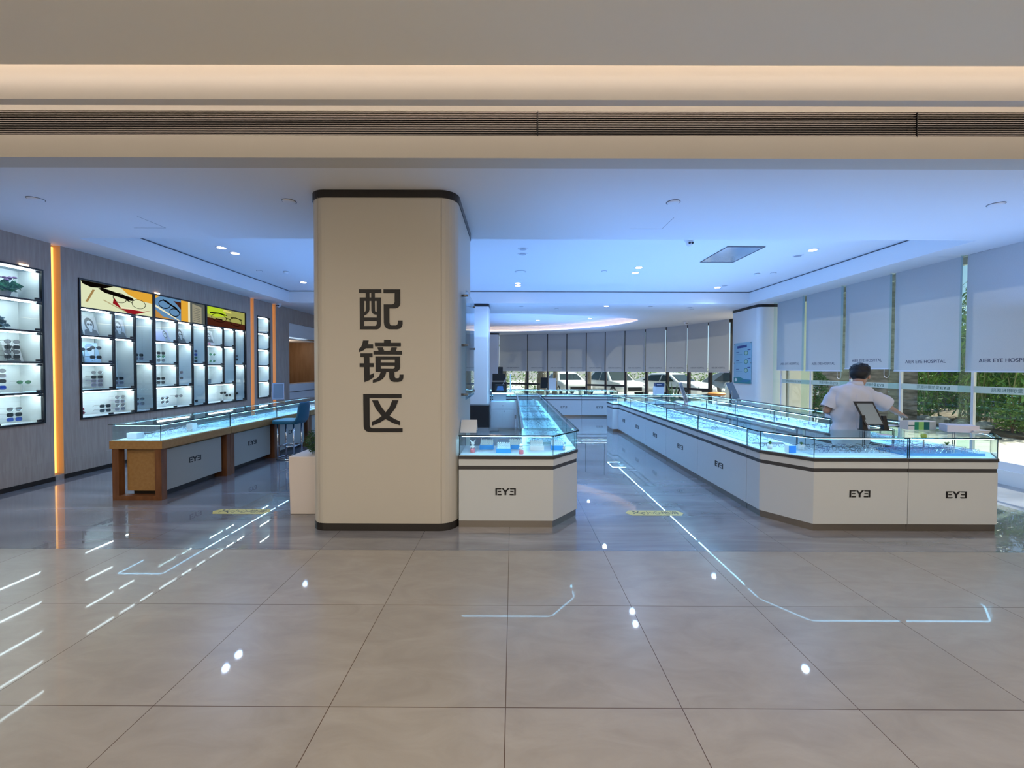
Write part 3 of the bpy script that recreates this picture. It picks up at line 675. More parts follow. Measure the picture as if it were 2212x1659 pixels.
# small things inside and on the hall-facing counters
def pot_plant(name, x, y, z, r, h, label, cat='plant', leafm=None, potm=None, n=14, lh=.05, group=None, seed=1):
    g = empty(name, (x, y, z), label, cat, group); R = random.Random(seed)
    obj('pot', MB().lathe([(r*.75, 0), (r, h), (r*.85, h), (r*.8, h*.9)], (x, y, z), 16), potm or M_white, g, True)
    m = MB()
    for i in range(n):
        a = R.uniform(0, 2*PI); t = R.uniform(.3, 1.0); p = Vector((x, y, z+h*.9)); dirv = Vector((math.cos(a)*t*.8, math.sin(a)*t*.8, 1)).normalized(); L = lh*R.uniform(.7, 1.2); q = p+dirv*L
        sd = dirv.cross(Vector((0, 0, 1))).normalized()*L*.16; mid = (p+q)/2
        m.add([p, mid+sd, q, mid-sd, mid+Vector((0, 0, L*.06))], [(0, 1, 4), (1, 2, 4), (2, 3, 4), (3, 0, 4)])
    obj('leaves', m, leafm or M_leaf, g); return g
M_leaf = noisy('leaf_green', (.03, .10, .02), (.10, .24, .05), 30, .5); M_leaf2 = noisy('leaf_light', (.10, .22, .04), (.24, .38, .08), 8, .5)
pot_plant('succulent', 2.72, 4.30, .701, .028, .05, 'little green succulent in a white pot near the bend of the corner counter', n=16, lh=.045)
g = empty('blue_gift_box', (2.80, 4.13, .70), 'small blue and white cube box near the bend of the corner counter', 'box')
obj('front', MB().box(2.775, 2.845, 4.08, 4.086, .7005, .775), mat('box_blue', (.03, .25, .75), .4), g); obj('box', MB().box(2.775, 2.845, 4.086, 4.15, .7005, .775), M_white, g)
pot_plant('succulent', 2.98, 4.2, .716, .032, .05, 'flat succulent in a white dish behind the blue cube box', n=20, lh=.035, seed=3)
tag(obj('lemon_ball', MB().ball((4.24, 4.2, .86), .026, 14, 9), mat('lemon', (.75, .75, .08), .4), None, True), 'yellow ball ornament on the spectacles in the end counter', 'ornament')
tag(obj('ball_stand', MB().cyl((4.24, 4.2, .7145), (4.24, 4.2, .836), .006), M_chrome), 'thin stand under the yellow ball ornament', 'stand')
pot_plant('succulent', 4.50, 4.22, .715, .03, .05, 'tiny teal potted plant near the right end of the end counter', n=14, lh=.04, seed=5)

# tablet display on the corner counter
def framed_tilt(name, loc, w_, h_, tilt, rz, label, fm, sm, cat, stand=None, thick=.012, group=None):
    """tilted rectangular panel on a two-post stand; loc is its foot centre"""
    g = empty(name, loc, label, cat, group, rz); c, s_ = math.cos(tilt), math.sin(tilt); z0 = .05
    def P(u, v, d): return (u, v*s_+d*c, z0+v*c-d*s_)
    m = MB(); a = [P(u, v, d) for d in (0, thick) for u, v in ((-w_/2, 0), (w_/2, 0), (w_/2, h_), (-w_/2, h_))]
    m.add(a, [(0, 1, 2, 3), (7, 6, 5, 4), (0, 4, 5, 1), (1, 5, 6, 2), (2, 6, 7, 3), (3, 7, 4, 0)])
    obj('frame', m, fm, g, world=False)
    e = .018; m = MB(); m.add([P(u, v, -.0012) for u, v in ((-w_/2+e, e), (w_/2-e, e), (w_/2-e, h_-e), (-w_/2+e, h_-e))], [(0, 1, 2, 3)])
    obj('face', m, sm, g, world=False)
    for s2 in (-1, 1):
        m = MB().box(s2*(w_/2+.012)-.011, s2*(w_/2+.012)+.011, -.005, .035, 0, h_*.52) if stand else MB().cyl((s2*(w_/2+.006), .02, 0), (s2*(w_/2+.006), .03, h_*.6), .005)
        obj('post', m, stand or M_chrome, g, world=False)
    obj('base', MB().box(-w_/2-.02, w_/2+.02, -.02, .07, 0, .012), stand or M_chrome, g, world=False); return g
g = empty('tablet_stand', (3.83, 4.30, .9), 'black framed tablet mirror tilted on black posts on the corner counter', 'tablet')
def pq(px_, py_, Y):    # helper turning measured spots of the leaning tablet into metres
    return ((px_-1104.3)/880.5*Y, Y, 1.535-(py_-800.6)/880.5*Y)
A, B, D, E_ = pq(1840, 868, 4.42), pq(1882, 868, 4.42), pq(1909, 919, 4.30), pq(1867, 919, 4.30)
def lerp(a, b, t): return tuple(a[i]+(b[i]-a[i])*t for i in range(3))
back = lambda p: (p[0]+.004, p[1]+.014, p[2])
obj('frame', MB().add([A, B, D, E_]+[back(p) for p in (A, B, D, E_)], [(3, 2, 1, 0), (4, 5, 6, 7), (0, 1, 5, 4), (1, 2, 6, 5), (2, 3, 7, 6), (3, 0, 4, 7)]), M_black, g)
q = [lerp(lerp(A, B, u), lerp(E_, D, u), v) for u, v in ((.09, .09), (.91, .09), (.91, .95), (.09, .95))]; q = [(x, y-.002, z) for x, y, z in q]
obj('mirror_face', MB().add(q, [(3, 2, 1, 0)]), mat('tablet_face', (.30, .36, .38), .25), g)
for x0, x1, zt_ in ((3.70, 3.755, 1.055), (3.925, 3.98, 1.05)):
    obj('post', MB().add([(x0, 4.30, .9), (x1, 4.30, .9), (x1-.008, 4.335, zt_), (x0+.012, 4.335, zt_), (x0, 4.35, .9), (x1, 4.35, .9), (x1-.008, 4.36, zt_), (x0+.012, 4.36, zt_)], [(0, 1, 2, 3), (7, 6, 5, 4), (0, 4, 5, 1), (1, 5, 6, 2), (2, 6, 7, 3), (3, 7, 4, 0)]), M_black, g)
obj('base', MB().box(3.70, 3.98, 4.27, 4.37, .9, .908), M_black, g)
M_mir = mat('mirror_back', (.13, .17, .22), .3)
framed_tilt('table_mirror', (3.03, 7.07, .9), .26, .38, .32, 1.0, 'white framed table mirror seen from behind on the aisle row', M_rail, mat('mirror_grey', (.10, .10, .11), .2), 'mirror')
framed_tilt('table_mirror', (4.56, 8.3, .9), .24, .36, .45, .55, 'blue-grey tilted table mirror on the window-side row, below the notice board', M_mir, M_mir, 'mirror')
framed_tilt('table_mirror', (-4.50, 7.8, .888), .20, .34, .42, .5, 'silver tilted table mirror at the far part of the wooden counters', M_chrome, M_mir, 'mirror')
framed_tilt('table_mirror', (1.02, 13.4, .86), .22, .36, -.2, 0, 'small black tilted panel on the far back counter', M_black, M_black, 'mirror')
g = empty('card_stand', (1.30, 13.3, .86), 'upright white card stand on the far back counter beside the black panel', 'sign')
obj('card', MB().box(1.17, 1.42, 13.3, 13.33, .861, 1.24), M_white, g, bevel=.003)
g = empty('brochure_box', (3.68, 10.3, .9), 'pale acrylic brochure box with dark blue header on the far island counter', 'display box')
obj('box', MB().box(3.57, 3.80, 10.22, 10.38, .9, 1.11), mat('acrylic_white', (.62, .70, .78), .25), g, bevel=.003); obj('header', MB().box(3.585, 3.80, 10.21, 10.22, 1.12, 1.19).box(3.585, 3.80, 10.22, 10.37, 1.11, 1.20), mat('header_blue', (.02, .05, .14), .3), g)
obj('header_stripe', MB().box(3.61, 3.72, 10.205, 10.21, 1.145, 1.165), M_white, g)
# boxes on the right island
g = empty('colour_card_box', (4.34, 4.36, .9), 'green and white striped box on top of the end counter', 'box')
m = MB(); cols = [M_white, mat('g1', (.02, .28, .14), .4), mat('g2', (.30, .60, .16), .4), mat('g3', (.01, .12, .11), .4), mat('g4', (.45, .50, .48), .4)]
for k, (a, b) in enumerate(((4.235, 4.30), (4.30, 4.345), (4.345, 4.40), (4.40, 4.46), (4.46, 4.53))): m.box(a, b, 4.36, 4.46, .9, .985, k)
m.box(4.235, 4.53, 4.36, 4.46, .985, .99, 0).box(4.235, 4.30, 4.358, 4.36, .94, .95, 3)
obj('carton', m, cols, g)
g = empty('white_carton', (4.66, 4.22, .9), 'large flat white carton on the right end counter', 'box'); obj('carton', MB().prism([(4.48, 4.20), (4.72, 4.12), (4.80, 4.28), (4.56, 4.36)], .9, .972), mat('carton_white', (.72, .70, .78), .6), g, bevel=.002)
m = MB()
for k in range(5): m.prism([(4.62+k*.006, 4.10), (4.83+k*.004, 4.13), (4.84, 4.27-k*.004), (4.73, 4.27)], .9+k*.006, .904+k*.006)
tag(obj('paper_stack', m, M_white), 'loose stack of white paper beside the large white carton', 'paper')
tag(obj('tissue_box', MB().box(4.21, 4.32, 5.40, 5.50, .9, .975), M_white, bevel=.003), 'white square box on the window-side row left of the person', 'box')
tag(obj('leaflet', MB().box(3.62, 3.72, 3.98, 4.07, .8985, .9), mat('leaflet', (.75, .62, .68), .5)), 'pinkish leaflet on the glass in front of the tablet', 'leaflet')
m = MB().box(4.30, 4.44, 4.56, 4.70, .9, .908)
tag(obj('clipboard', m, M_black), 'black folder on the island glass at the right of the person', 'folder'); tag(obj('paper_sheet', MB().box(4.25, 4.38, 4.60, 4.69, .9082, .9092), M_white), 'white sheet lying on the black folder', 'paper')

# ------------------------------------------------------------------ stickers on the floor
M_yel = mat('sticker_yellow', (.62, .50, .12), .3)
CT = text_mesh('warning_text', '小心地滑', .095, M_ink, .0002, 1.0)
for k, (x, y) in enumerate(((1.52, 4.335), (-2.90, 4.335))):
    g = empty('floor_sticker', (x, y, 0), ('yellow slippery-floor sticker in the aisle right of centre', 'yellow slippery-floor sticker left of the planter')[k], 'floor sticker', 'yellow floor stickers')
    obj('sheet', MB().prism([(x-.26, y-.075), (x+.26, y-.075), (x+.31, y), (x+.26, y+.075), (x-.26, y+.075), (x-.31, y)], .0004, .0014), M_yel, g)
    t = obj('warning_text', CT, None, g, world=False); t.location = (.07, 0, .0017); t.rotation_euler = (-PI/2, 0, 0)
    m = MB(); z = .0016
    for p, q, w_ in (((-.20, .01), (-.15, -.01), .016), ((-.15, -.01), (-.11, .02), .012), ((-.15, -.01), (-.12, -.045), .012), ((-.20, .01), (-.23, -.03), .010), ((-.19, .0), (-.16, .045), .010)):
        m.bar((x+p[0], y+p[1], z), (x+q[0], y+q[1], z), w_, .0006)
    m.cyl((x-.215, y+.035, z), (x-.215, y+.035, z+.0006), .014)
    obj('falling_figure', m, M_ink, g)

# ------------------------------------------------------------------ stool and planter on the left
M_teal = mat('stool_blue', (.012, .10, .17), .45)
g = empty('bar_stool', (-3.80, 6.95, 0), 'blue upholstered bar stool with chrome legs at the wooden counters', 'stool')
obj('seat', MB().prism(rbox(-4.03, -3.60, 6.74, 7.16, .09, 6), .60, .665), M_teal, g, True, bevel=.015)
mb = MB(); 
for i in range(9):
    pass
P0 = [( -3.60+.02*math.sin(t*PI/8)*0, 0) for t in range(2)]
vs_ = []; n_ = 12
for zi, (z, xo, wd) in enumerate(((.62, -3.60, .40), (.70, -3.565, .40), (.80, -3.55, .34), (.90, -3.54, .36), (.95, -3.54, .30), (.965, -3.54, .22))):
    for t in range(n_+1):
        u_ = -1+2*t/n_; vs_.append((xo-.035*u_*u_, 6.95+u_*wd/2, z))
mb.add(vs_, [(r*(n_+1)+t, r*(n_+1)+t+1, (r+1)*(n_+1)+t+1, (r+1)*(n_+1)+t) for r in range(5) for t in range(n_)])
bk = obj('backrest', mb, M_teal, g, True); s_ = bk.modifiers.new('solid', 'SOLIDIFY'); s_.thickness = .045; s_.offset = 0; s_ = bk.modifiers.new('sub', 'SUBSURF'); s_.levels = 1; s_.render_levels = 1
for x in (-3.95, -3.68):
    for y in (6.82, 7.08): obj('leg', MB().cyl((x, y, .012), (x, y, .60), .013), M_chrome, g, True)
obj('footrest', MB().tube([(-3.95, 6.82, .22), (-3.68, 6.82, .22), (-3.68, 7.08, .22), (-3.95, 7.08, .22)], .012, 8, True), M_chrome, g, True)
obj('base_ring', MB().tube([(-3.815+.2*math.cos(t*PI/12), 6.95+.2*math.sin(t*PI/12), .012) for t in range(24)], .010, 6, True), M_chrome, g, True)
g = empty('planter', (-2.14, 4.46, 0), 'white square planter with a round green bush, left of the lettered column', 'plant')
obj('pot', MB().add([(-2.34, 4.26, 0), (-1.96, 4.26, 0), (-1.96, 4.64, 0), (-2.34, 4.64, 0), (-2.345, 4.245, .61), (-1.95, 4.245, .61), (-1.95, 4.65, .61), (-2.345, 4.65, .61)], [(0, 3, 2, 1), (4, 5, 6, 7), (0, 1, 5, 4), (1, 2, 6, 5), (2, 3, 7, 6), (3, 0, 4, 7)]), mat('planter_white', (.72, .66, .62), .5), g, bevel=.006)
def leaf_cloud(blobs, n, size, seed, shell=.55, droop=0, aspect=.45):
    R = random.Random(seed); m = MB(); tot = sum(b[3]*b[4]*b[5] for b in blobs)
    for bx, by, bz, rx, ry, rz in blobs:
        for _ in range(max(8, int(n*rx*ry*rz/tot))):
            a = R.uniform(0, 2*PI); c = R.uniform(-1, 1); s_ = math.sqrt(1-c*c); r = R.uniform(shell, 1)
            p = Vector((bx+rx*r*s_*math.cos(a), by+ry*r*s_*math.sin(a), bz+rz*r*c))
            u = Vector((R.uniform(-1, 1), R.uniform(-1, 1), R.uniform(-.6, .6)-droop)).normalized(); v = u.cross(Vector((R.uniform(-1, 1), R.uniform(-1, 1), R.uniform(-1, 1)))).normalized()
            L = size*R.uniform(.6, 1.3); m.add([p, p+u*L*.5+v*L*aspect*.5, p+u*L, p+u*L*.5-v*L*aspect*.5], [(0, 1, 2, 3)])
    return m
obj('soil', MB().box(-2.33, -1.96, 4.26, 4.64, .59, .60), M_black, g)
obj('foliage', leaf_cloud([(-2.10, 4.45, .74, .17, .17, .15), (-2.10, 4.45, .72, .13, .13, .12)], 2600, .022, 4, .75), noisy('box_leaf', (.012, .05, .012), (.05, .13, .03), 60, .6), g)
# ------------------------------------------------------------------ lit showcases in the left wall
M_emw = emitter('poster_white', (.80, .85, .55), .9)
def em(nm, c, s=1.2): return emitter('poster_'+nm, c, s)
def hinge(g, y, z): obj('hinge', MB().box(WX-.012, WX+.012, y-.028, y+.028, z-.013, z+.013), M_black, g)
def cell(g, y0, y1, z0, z1, double=False):
    """one lit compartment with its glass door"""
    obj('back_panel', MB().box(WX-.30, WX-.295, y0, y1, z0, z1), M_cab, g)
    obj('lining', MB().box(WX-.295, WX-.02, y0, y0+.004, z0, z1).box(WX-.295, WX-.02, y1-.004, y1, z0, z1).box(WX-.295, WX-.02, y0+.004, y1-.004, z0, z0+.004).box(WX-.295, WX-.02, y0+.004, y1-.004, z1-.004, z1), M_cab, g)
    obj('led_strip', MB().box(WX-.06, WX-.045, y0+.01, y1-.01, z1-.016, z1-.007), M_cled, g)
    mid = (y0+y1)/2
    for a, b in (((y0, mid-.002), (mid+.002, y1)) if double else ((y0, y1),)):
        obj('glass_door', MB().box(WX-.004, WX+.002, a+.003, b-.003, z0+.003, z1-.003), M_glass, g)
    hinge(g, y1-.035, z1-.018); hinge(g, y1-.035, z0+.018)
    if double: hinge(g, mid, z0+.018)
def frame(g, y0, y1, z0, z1, bars):
    m = MB(); m.box(WX-.30, WX+.016, y0, y0+.022, z0, z1).box(WX-.30, WX+.016, y1-.022, y1, z0, z1).box(WX-.30, WX+.016, y0+.022, y1-.022, z0, z0+.022).box(WX-.30, WX+.016, y0+.022, y1-.022, z1-.022, z1)
    for a, b, c, d in bars: m.box(WX-.30, WX+.012, a, b, c, d)
    obj('frame', m, M_black, g)
T2 = .011
g = empty('wall_showcase', (WX, 4.87, .8), 'lit wall showcase cut off by the left edge of the picture', 'showcase', 'lit showcases in the left wall')
bars = [(4.39, 5.36, z-T2, z+T2) for z in (1.2, 1.6, 2.0, 2.4)]
frame(g, 4.37, 5.38, .8, 2.82, bars)
for z in (.8, 1.2, 1.6, 2.0, 2.4): cell(g, 4.392, 5.358, z+(T2 if z > .8 else .022), z+.4-T2 if z < 2.4 else 2.797, z == .8)
g = empty('wall_showcase', (WX, 7.63, .8), 'large lit wall showcase with picture panels along its top', 'showcase', 'lit showcases in the left wall')
bars = []; cells = []
for s0 in (5.84, 7.04, 8.24):
    if s0 > 6: bars.append((s0-.022, s0+.022, .812, 2.798))
    L, Rr_ = s0+.022, s0+1.178
    bars += [(L, Rr_, 2.4-T2, 2.4+T2)]
    va, vb = s0+.50, s0+.845
    bars += [(va-T2-.01, va+T2-.01, 1.2, 2.4-T2), (vb-T2, vb+T2, .812, 2.4-T2)]
    bars += [(L, va-T2-.01, z-T2, z+T2) for z in (1.6, 2.0)] + [(L, vb-T2, 1.2-T2, 1.2+T2), (va+T2-.01, vb-T2, 2.0-T2, 2.0+T2), (vb+T2, Rr_, 1.62-T2, 1.62+T2)]
    for z in (2.0, 1.6, 1.2): cells.append((L, va-T2-.01, z+T2, z+.4-T2, 0))
    cells += [(va+T2-.01, vb-T2, 2.0+T2, 2.4-T2, 0), (va+T2-.01, vb-T2, 1.2+T2, 2.0-T2, 0), (vb+T2, Rr_, 1.62+T2, 2.4-T2, 0), (vb+T2, Rr_, .812, 1.62-T2, 0), (L, vb-T2, .812, 1.2-T2, 1)]
frame(g, 5.82, 9.46, .79, 2.82, bars)
for c in cells: cell(g, *c)
def fshape(pts, y, z, sy, sz, layer, m, parent, nm='picture_detail'):
    """flat picture shape; pts in 0..1 of the panel, u towards the far end (right in the photo)"""
    vs, fs = flat([[(y+u*sy, z+v*sz) for u, v in pts]], lambda a, b: (WX-.008+.0006*layer, a, b)); o = obj(nm, MB().add(vs, fs), m, parent)
def ring2(cy, cz, ry, rz, w_, a0=0, n=22):
    o = [(cy+ry*math.cos(t*2*PI/n), cz+rz*math.sin(t*2*PI/n)) for t in range(n)]; i = [(cy+(ry-w_)*math.cos(t*2*PI/n), cz+(rz-w_*2)*math.sin(t*2*PI/n)) for t in range(n)]
    return o, i
def poster(nm, y0, y1, shapes, base):
    z0, z1 = 2.4+T2, 2.797
    p = obj(nm, MB().box(WX-.03, WX-.008, y0, y1, z0, z1), base, g); p['label'] = 'backlit picture of spectacles'
    for k, (pts, m_) in enumerate(shapes):
        if isinstance(pts, tuple) and len(pts) == 2 and isinstance(pts[0], list):
            vs, fs = flat([[(y0+u*(y1-y0), z0+v*(z1-z0)) for u, v in lp] for lp in pts], lambda a, b: (WX-.007+.0007*k, a, b)); obj('picture_detail', MB().add(vs, fs), m_, p)
        else:
            vs, fs = flat([[(y0+u*(y1-y0), z0+v*(z1-z0)) for u, v in pts]], lambda a, b: (WX-.007+.0007*k, a, b)); obj('picture_detail', MB().add(vs, fs), m_, p)
dk = em('dark', (.01, .006, .004), .3); rd = em('red', (.28, .01, .015), 1); am = em('amber', (.75, .38, .04), 1); wh = em('cream', (.85, .80, .55), 1); bl = em('blue', (.12, .26, .45), 1); lbl = em('lblue', (.45, .62, .85), 1)
brn = em('brown', (.06, .015, .008), 1); grn = em('green', (.45, .62, .03), 1); pap = em('paper', (.30, .28, .20), 1); dgy = em('dgrey', (.10, .11, .10), 1)
poster('picture_panel', 5.862, 7.018, [([(0, 1), (.42, 1), (.3, .86), (.12, .80), (.02, .88)], dk), ([(.52, 1), (1, 1), (1, .58), (.8, .62), (.62, .80)], am), ([(.21, .80), (.26, .86), (.68, .68), (.72, .58), (.66, .54), (.30, .68)], dk), ([(.14, .72), (.17, .72), (.08, .22), (.05, .22)], em('tan', (.35, .22, .08), 1)),
    ([(.42, .56), (.52, .16), (.92, .22), (.98, .26), (.72, .0), (.60, .02), (.40, .32)], rd), ([(.50, .24), (.93, .20), (.93, .17), (.52, .19)], wh), (ring2(.50, .58, .10, .20, .010), dk), (ring2(.78, .46, .11, .20, .010), dk), ([(.59, .60), (.64, .52), (.68, .50), (.68, .47), (.63, .48), (.585, .55)], dk),
    ([(.28, .40), (.60, .05), (.57, .04), (.26, .38)], em('tan2', (.45, .38, .2), 1))], M_emw)
poster('picture_panel', 7.062, 7.628, [([(0, .4), (.3, .1), (.8, 0), (0, 0)], em('tan3', (.5, .25, .06), 1)), ([(0, .50), (.9, -.0), (.98, 0), (.04, .58)], wh), ([(.7, .9), (1, .9), (1, .55), (.85, .75)], brn), ([(0, 1), (.2, 1), (0, .85)], am), (ring2(.36, .66, .22, .20, .022), dk), (ring2(.74, .36, .20, .20, .022), dk), ([(.30, .9), (.8, .62), (.98, .40), (.96, .34), (.76, .55), (.28, .84)], dk)], bl)
poster('picture_panel', 7.632, 8.218, [([(0, 0), (.28, 0), (.28, 1), (0, 1)], am), ([(.28, 0), (.36, 0), (.36, 1), (.28, 1)], wh), ([(.45, .05), (.85, .0), (.85, .85), (.45, .95)], pap)]+[([(.5, .12+i*.09), (.8, .09+i*.09), (.8, .11+i*.09), (.5, .14+i*.09)], dgy) for i in range(8)], dgy)
poster('picture_panel', 8.262, 9.438, [([(0, 0), (1, 0), (1, .32), (0, .42)], brn), ([(0, 1), (.42, 1), (.5, .62), (.2, .5), (0, .62)], grn), ([(.40, .86), (.62, .82), (.62, .9), (.42, 1)], em('yel', (.7, .65, .15), 1)), (ring2(.30, .48, .19, .24, .014), dk), (ring2(.74, .40, .17, .24, .014), dk), ([(.47, .56), (.58, .50), (.58, .46), (.47, .52)], dk), ([(.08, .72), (.30, .76), (.5, .70), (.5, .65), (.3, .70), (.08, .66)], dk), ([(.60, .62), (.74, .66), (.92, .58), (.92, .53), (.74, .61), (.6, .57)], dk), ([(.2, .44), (.38, .42), (.38, .36), (.22, .38)], dk)], em('olive', (.36, .36, .10), 1))
g = empty('wall_showcase', (WX, 10.14, .8), 'narrow five-shelf lit wall showcase between the two far amber slots', 'showcase', 'lit showcases in the left wall')
frame(g, 9.88, 10.40, .8, 2.81, [(9.90, 10.38, z-T2, z+T2) for z in (1.2, 1.6, 2.0, 2.4)])
for z in (.8, 1.2, 1.6, 2.0, 2.4): cell(g, 9.902, 10.378, z+(T2 if z > .8 else .022), z+.4-T2 if z < 2.4 else 2.788)
# small warm downlights at the showcase tops
for y in (5.17, 7.10): tag(obj('spot_lamp', MB().box(WX+.001, WX+.02, y-.045, y+.045, 2.822, 2.84), emitter('warm_spot', (1, .75, .5), 5)), 'small warm lamp above the %s showcase' % ('left-edge' if y < 6 else 'large'), 'light')
# sunglasses on little stands
STX = -6.36
def stack(y, zs, kinds, where, x=STX):
    base = min(zs)-.03
    fl = [f for f in (.826, 1.215, 1.635, 1.615, 2.015, 2.415) if f <= base+.03]; fl = max(fl)
    if where.startswith('tall') or 1.62 < base < 1.9 and 'upper right' in where: fl = 1.635
    tag(obj('display_rod', MB().cyl((x-.02, y, fl), (x-.02, y, max(zs)+.03), .004, n=8).cyl((x-.02, y, fl), (x-.02, y, fl+.005), .03, n=16), mat('clear_rod', (.7, .78, .8), .1)), 'clear rod stand with sunglasses, '+where, 'display stand', 'clear sunglasses stands')
    for k, z in enumerate(sorted(zs, reverse=True)):
        o = bpy.data.objects.new('sunglasses', SUN[kinds[k % len(kinds)]]); C.objects.link(o)
        o.matrix_world = Matrix.Translation((x, y, z-.024)) @ Matrix.Rotation(PI/2-.25, 4, 'Z') @ Matrix.Scale(1.12, 4)
        nm = {'black': 'black square', 'round': 'black round', 'aviator': 'grey aviator', 'blue': 'blue-lensed', 'green': 'green-lensed round', 'grey': 'grey-lensed'}[kinds[k % len(kinds)]]
        pos = ['top', 'second', 'third', 'bottom'][k] if len(zs) > 1 else 'single'
        tag(o, '%s sunglasses, %s, %s' % (nm, pos+' of stand' if len(zs) > 1 else 'alone', where), 'sunglasses', 'sunglasses in the wall showcases')
stack(5.17, [1.86, 1.79, 1.73, 1.67], ['round', 'black'], 'middle shelf of the left-edge showcase')
stack(5.02, [1.49, 1.43, 1.36, 1.28], ['round', 'grey', 'black', 'blue'], 'fourth shelf of the left-edge showcase')
stack(5.29, [1.34], ['green'], 'right end, fourth shelf of the left-edge showcase')
stack(5.18, [1.0, .93, .87], ['aviator', 'black', 'blue'], 'bottom shelf of the left-edge showcase')
P1, P2, P3 = 'left part of the large showcase', 'middle part of the large showcase', 'right part of the large showcase'
stack(6.22, [1.46, 1.39, 1.33, 1.27], ['aviator', 'black', 'grey', 'grey'], 'third shelf, '+P1)
stack(6.11, [1.83, 1.69], ['round', 'black'], 'second shelf, '+P1, -6.26)
stack(5.97, [1.80], ['round'], 'second shelf beside the card, '+P1, -6.26)
stack(6.56, [1.36, 1.29], ['black', 'grey'], 'tall niche, '+P1)
bars_ = None
stack(6.92, [1.75, 1.69], ['black', 'grey'], 'upper right niche, '+P1)
stack(6.93, [1.0, .92], ['round', 'grey'], 'lower right niche, '+P1)
stack(6.30, [.94, .87], ['black', 'black'], 'bottom shelf left, '+P1, -6.32)
stack(6.58, [1.06, .99, .93, .87], ['aviator', 'grey', 'aviator', 'grey'], 'bottom shelf right, '+P1)
stack(7.36, [1.80, 1.74, 1.67], ['black', 'green', 'round'], 'second shelf, '+P2)
stack(7.35, [1.34, 1.27], ['black', 'black'], 'third shelf, '+P2)
stack(7.76, [1.45, 1.34], ['grey', 'grey'], 'tall niche, '+P2)
stack(8.12, [1.87, 1.80, 1.74, 1.67], ['grey', 'blue', 'green', 'black'], 'upper right niche, '+P2)
stack(7.43, [.98, .91], ['aviator', 'aviator'], 'bottom shelf left, '+P2)
stack(7.74, [1.0], ['round'], 'bottom shelf right, '+P2)
stack(8.12, [.87], ['black'], 'lower right niche, '+P2)
stack(8.62, [1.82, 1.68], ['green', 'green'], 'second shelf, '+P3)
stack(9.33, [1.81, 1.73], ['aviator', 'black'], 'upper right niche, '+P3)
stack(8.93, [.99], ['black'], 'bottom shelf left, '+P3); stack(9.01, [.93], ['black'], 'bottom shelf right, '+P3, -6.30)
stack(9.33, [.95], ['black'], 'lower right niche, '+P3)
# portrait cards leaning on the shelves
gy = lambda v: mat('print_%d' % int(v*100), (v, v, v*1.03), .5)
def card(y0, y1, z0, h, label, bgm, parts, x=-6.36):
    g = empty('portrait_card', (x, (y0+y1)/2, z0), label, 'picture card', 'picture cards in the showcases')
    o = MB().add([(x, y0, z0), (x, y1, z0), (x-.07, y1, z0+h), (x-.07, y0, z0+h), (x-.006, y0, z0), (x-.006, y1, z0), (x-.076, y1, z0+h), (x-.076, y0, z0+h)], [(0, 1, 2, 3), (7, 6, 5, 4), (0, 4, 5, 1), (1, 5, 6, 2), (2, 6, 7, 3), (3, 7, 4, 0)])
    obj('card', o, bgm, g)
    for k, (pts, m_) in enumerate(parts):
        vs, fs = flat([pts], lambda u, v: (x-.07*v+.0012*(k+1), y0+(y1-y0)*u, z0+h*v)); obj('print', MB().add(vs, fs), m_, g)
ell = lambda cx, cy, rx, ry, n=18: [(cx+rx*math.cos(t*2*PI/n), cy+ry*math.sin(t*2*PI/n)) for t in range(n)]
def portrait(cx=.5, sc=1, hair=.06, top=.95): 
    return [(ell(cx, .62*top, .30*sc, .33), gy(hair)), ([(cx-.45*sc, 0), (cx-.38*sc, .28), (cx-.12*sc, .36), (cx+.12*sc, .36), (cx+.38*sc, .28), (cx+.48*sc, 0)], gy(.08)), (ell(cx, .30, .10*sc, .12), gy(.42)), (ell(cx, .56*top, .19*sc, .24), gy(.45)), (ell(cx-.085*sc, .60*top, .08*sc, .055), gy(.02)), (ell(cx+.085*sc, .60*top, .08*sc, .055), gy(.02)), ([(cx-.05*sc, .43*top), (cx+.05*sc, .43*top), (cx, .40*top)], gy(.2))]
card(6.04, 6.27, 2.016, .30, 'black and white portrait card of a person in sunglasses, left part of large showcase', gy(.38), portrait())
card(6.44, 6.64, 2.016, .30, 'grey portrait card of a person with round sunglasses beside the divider, large showcase', gy(.30), portrait(.45, 1.1, .10), -6.29)
card(6.05, 6.29, 1.616, .30, 'pale blue card behind round sunglasses on the second shelf', mat('card_blue', (.36, .52, .70), .5), [(ell(.5, .7, .32, .25), mat('card_blue2', (.20, .30, .45), .5)), (ell(.5, .58, .22, .22), mat('card_skin', (.55, .62, .70), .5))])
card(7.14, 7.50, 2.016, .21, 'wide lilac card with a woman at its right side, middle part of large showcase', mat('card_lilac', (.42, .40, .55), .5), [(ell(.80, .62, .13, .34), gy(.12)), (ell(.78, .60, .08, .22), gy(.5)), (ell(.79, .66, .06, .05), gy(.03)), ([(.68, 0), (.72, .3), (.88, .3), (.98, 0)], gy(.35))], -6.30)
card(7.66, 7.86, 2.016, .28, 'narrow grey portrait card, middle part of large showcase', gy(.45), portrait(.5, 1.0, .05), -6.30)
card(8.46, 8.70, 2.016, .30, 'white portrait card with a red dot, right part of large showcase', gy(.62), [([(.10, .18), (.86, .18), (.86, .92), (.10, .92)], gy(.40))] + [([(a*.8+.1, b*.72+.2) for a, b in p], m_) for p, m_ in portrait(.5, 1.0)] + [(ell(.32, .09, .14, .07), M_pink)])
card(8.86, 9.04, 2.016, .22, 'small grey triangular card at the shelf edge, right part of large showcase', gy(.5), [])
for k, (y, z, lab) in enumerate(((4.98, 1.616, 'grey portrait card behind the sunglasses stack, middle shelf, left-edge showcase'),)): card(5.16, 5.34, z, .24, lab, gy(.6), portrait(.4, .9, .1), -6.42)
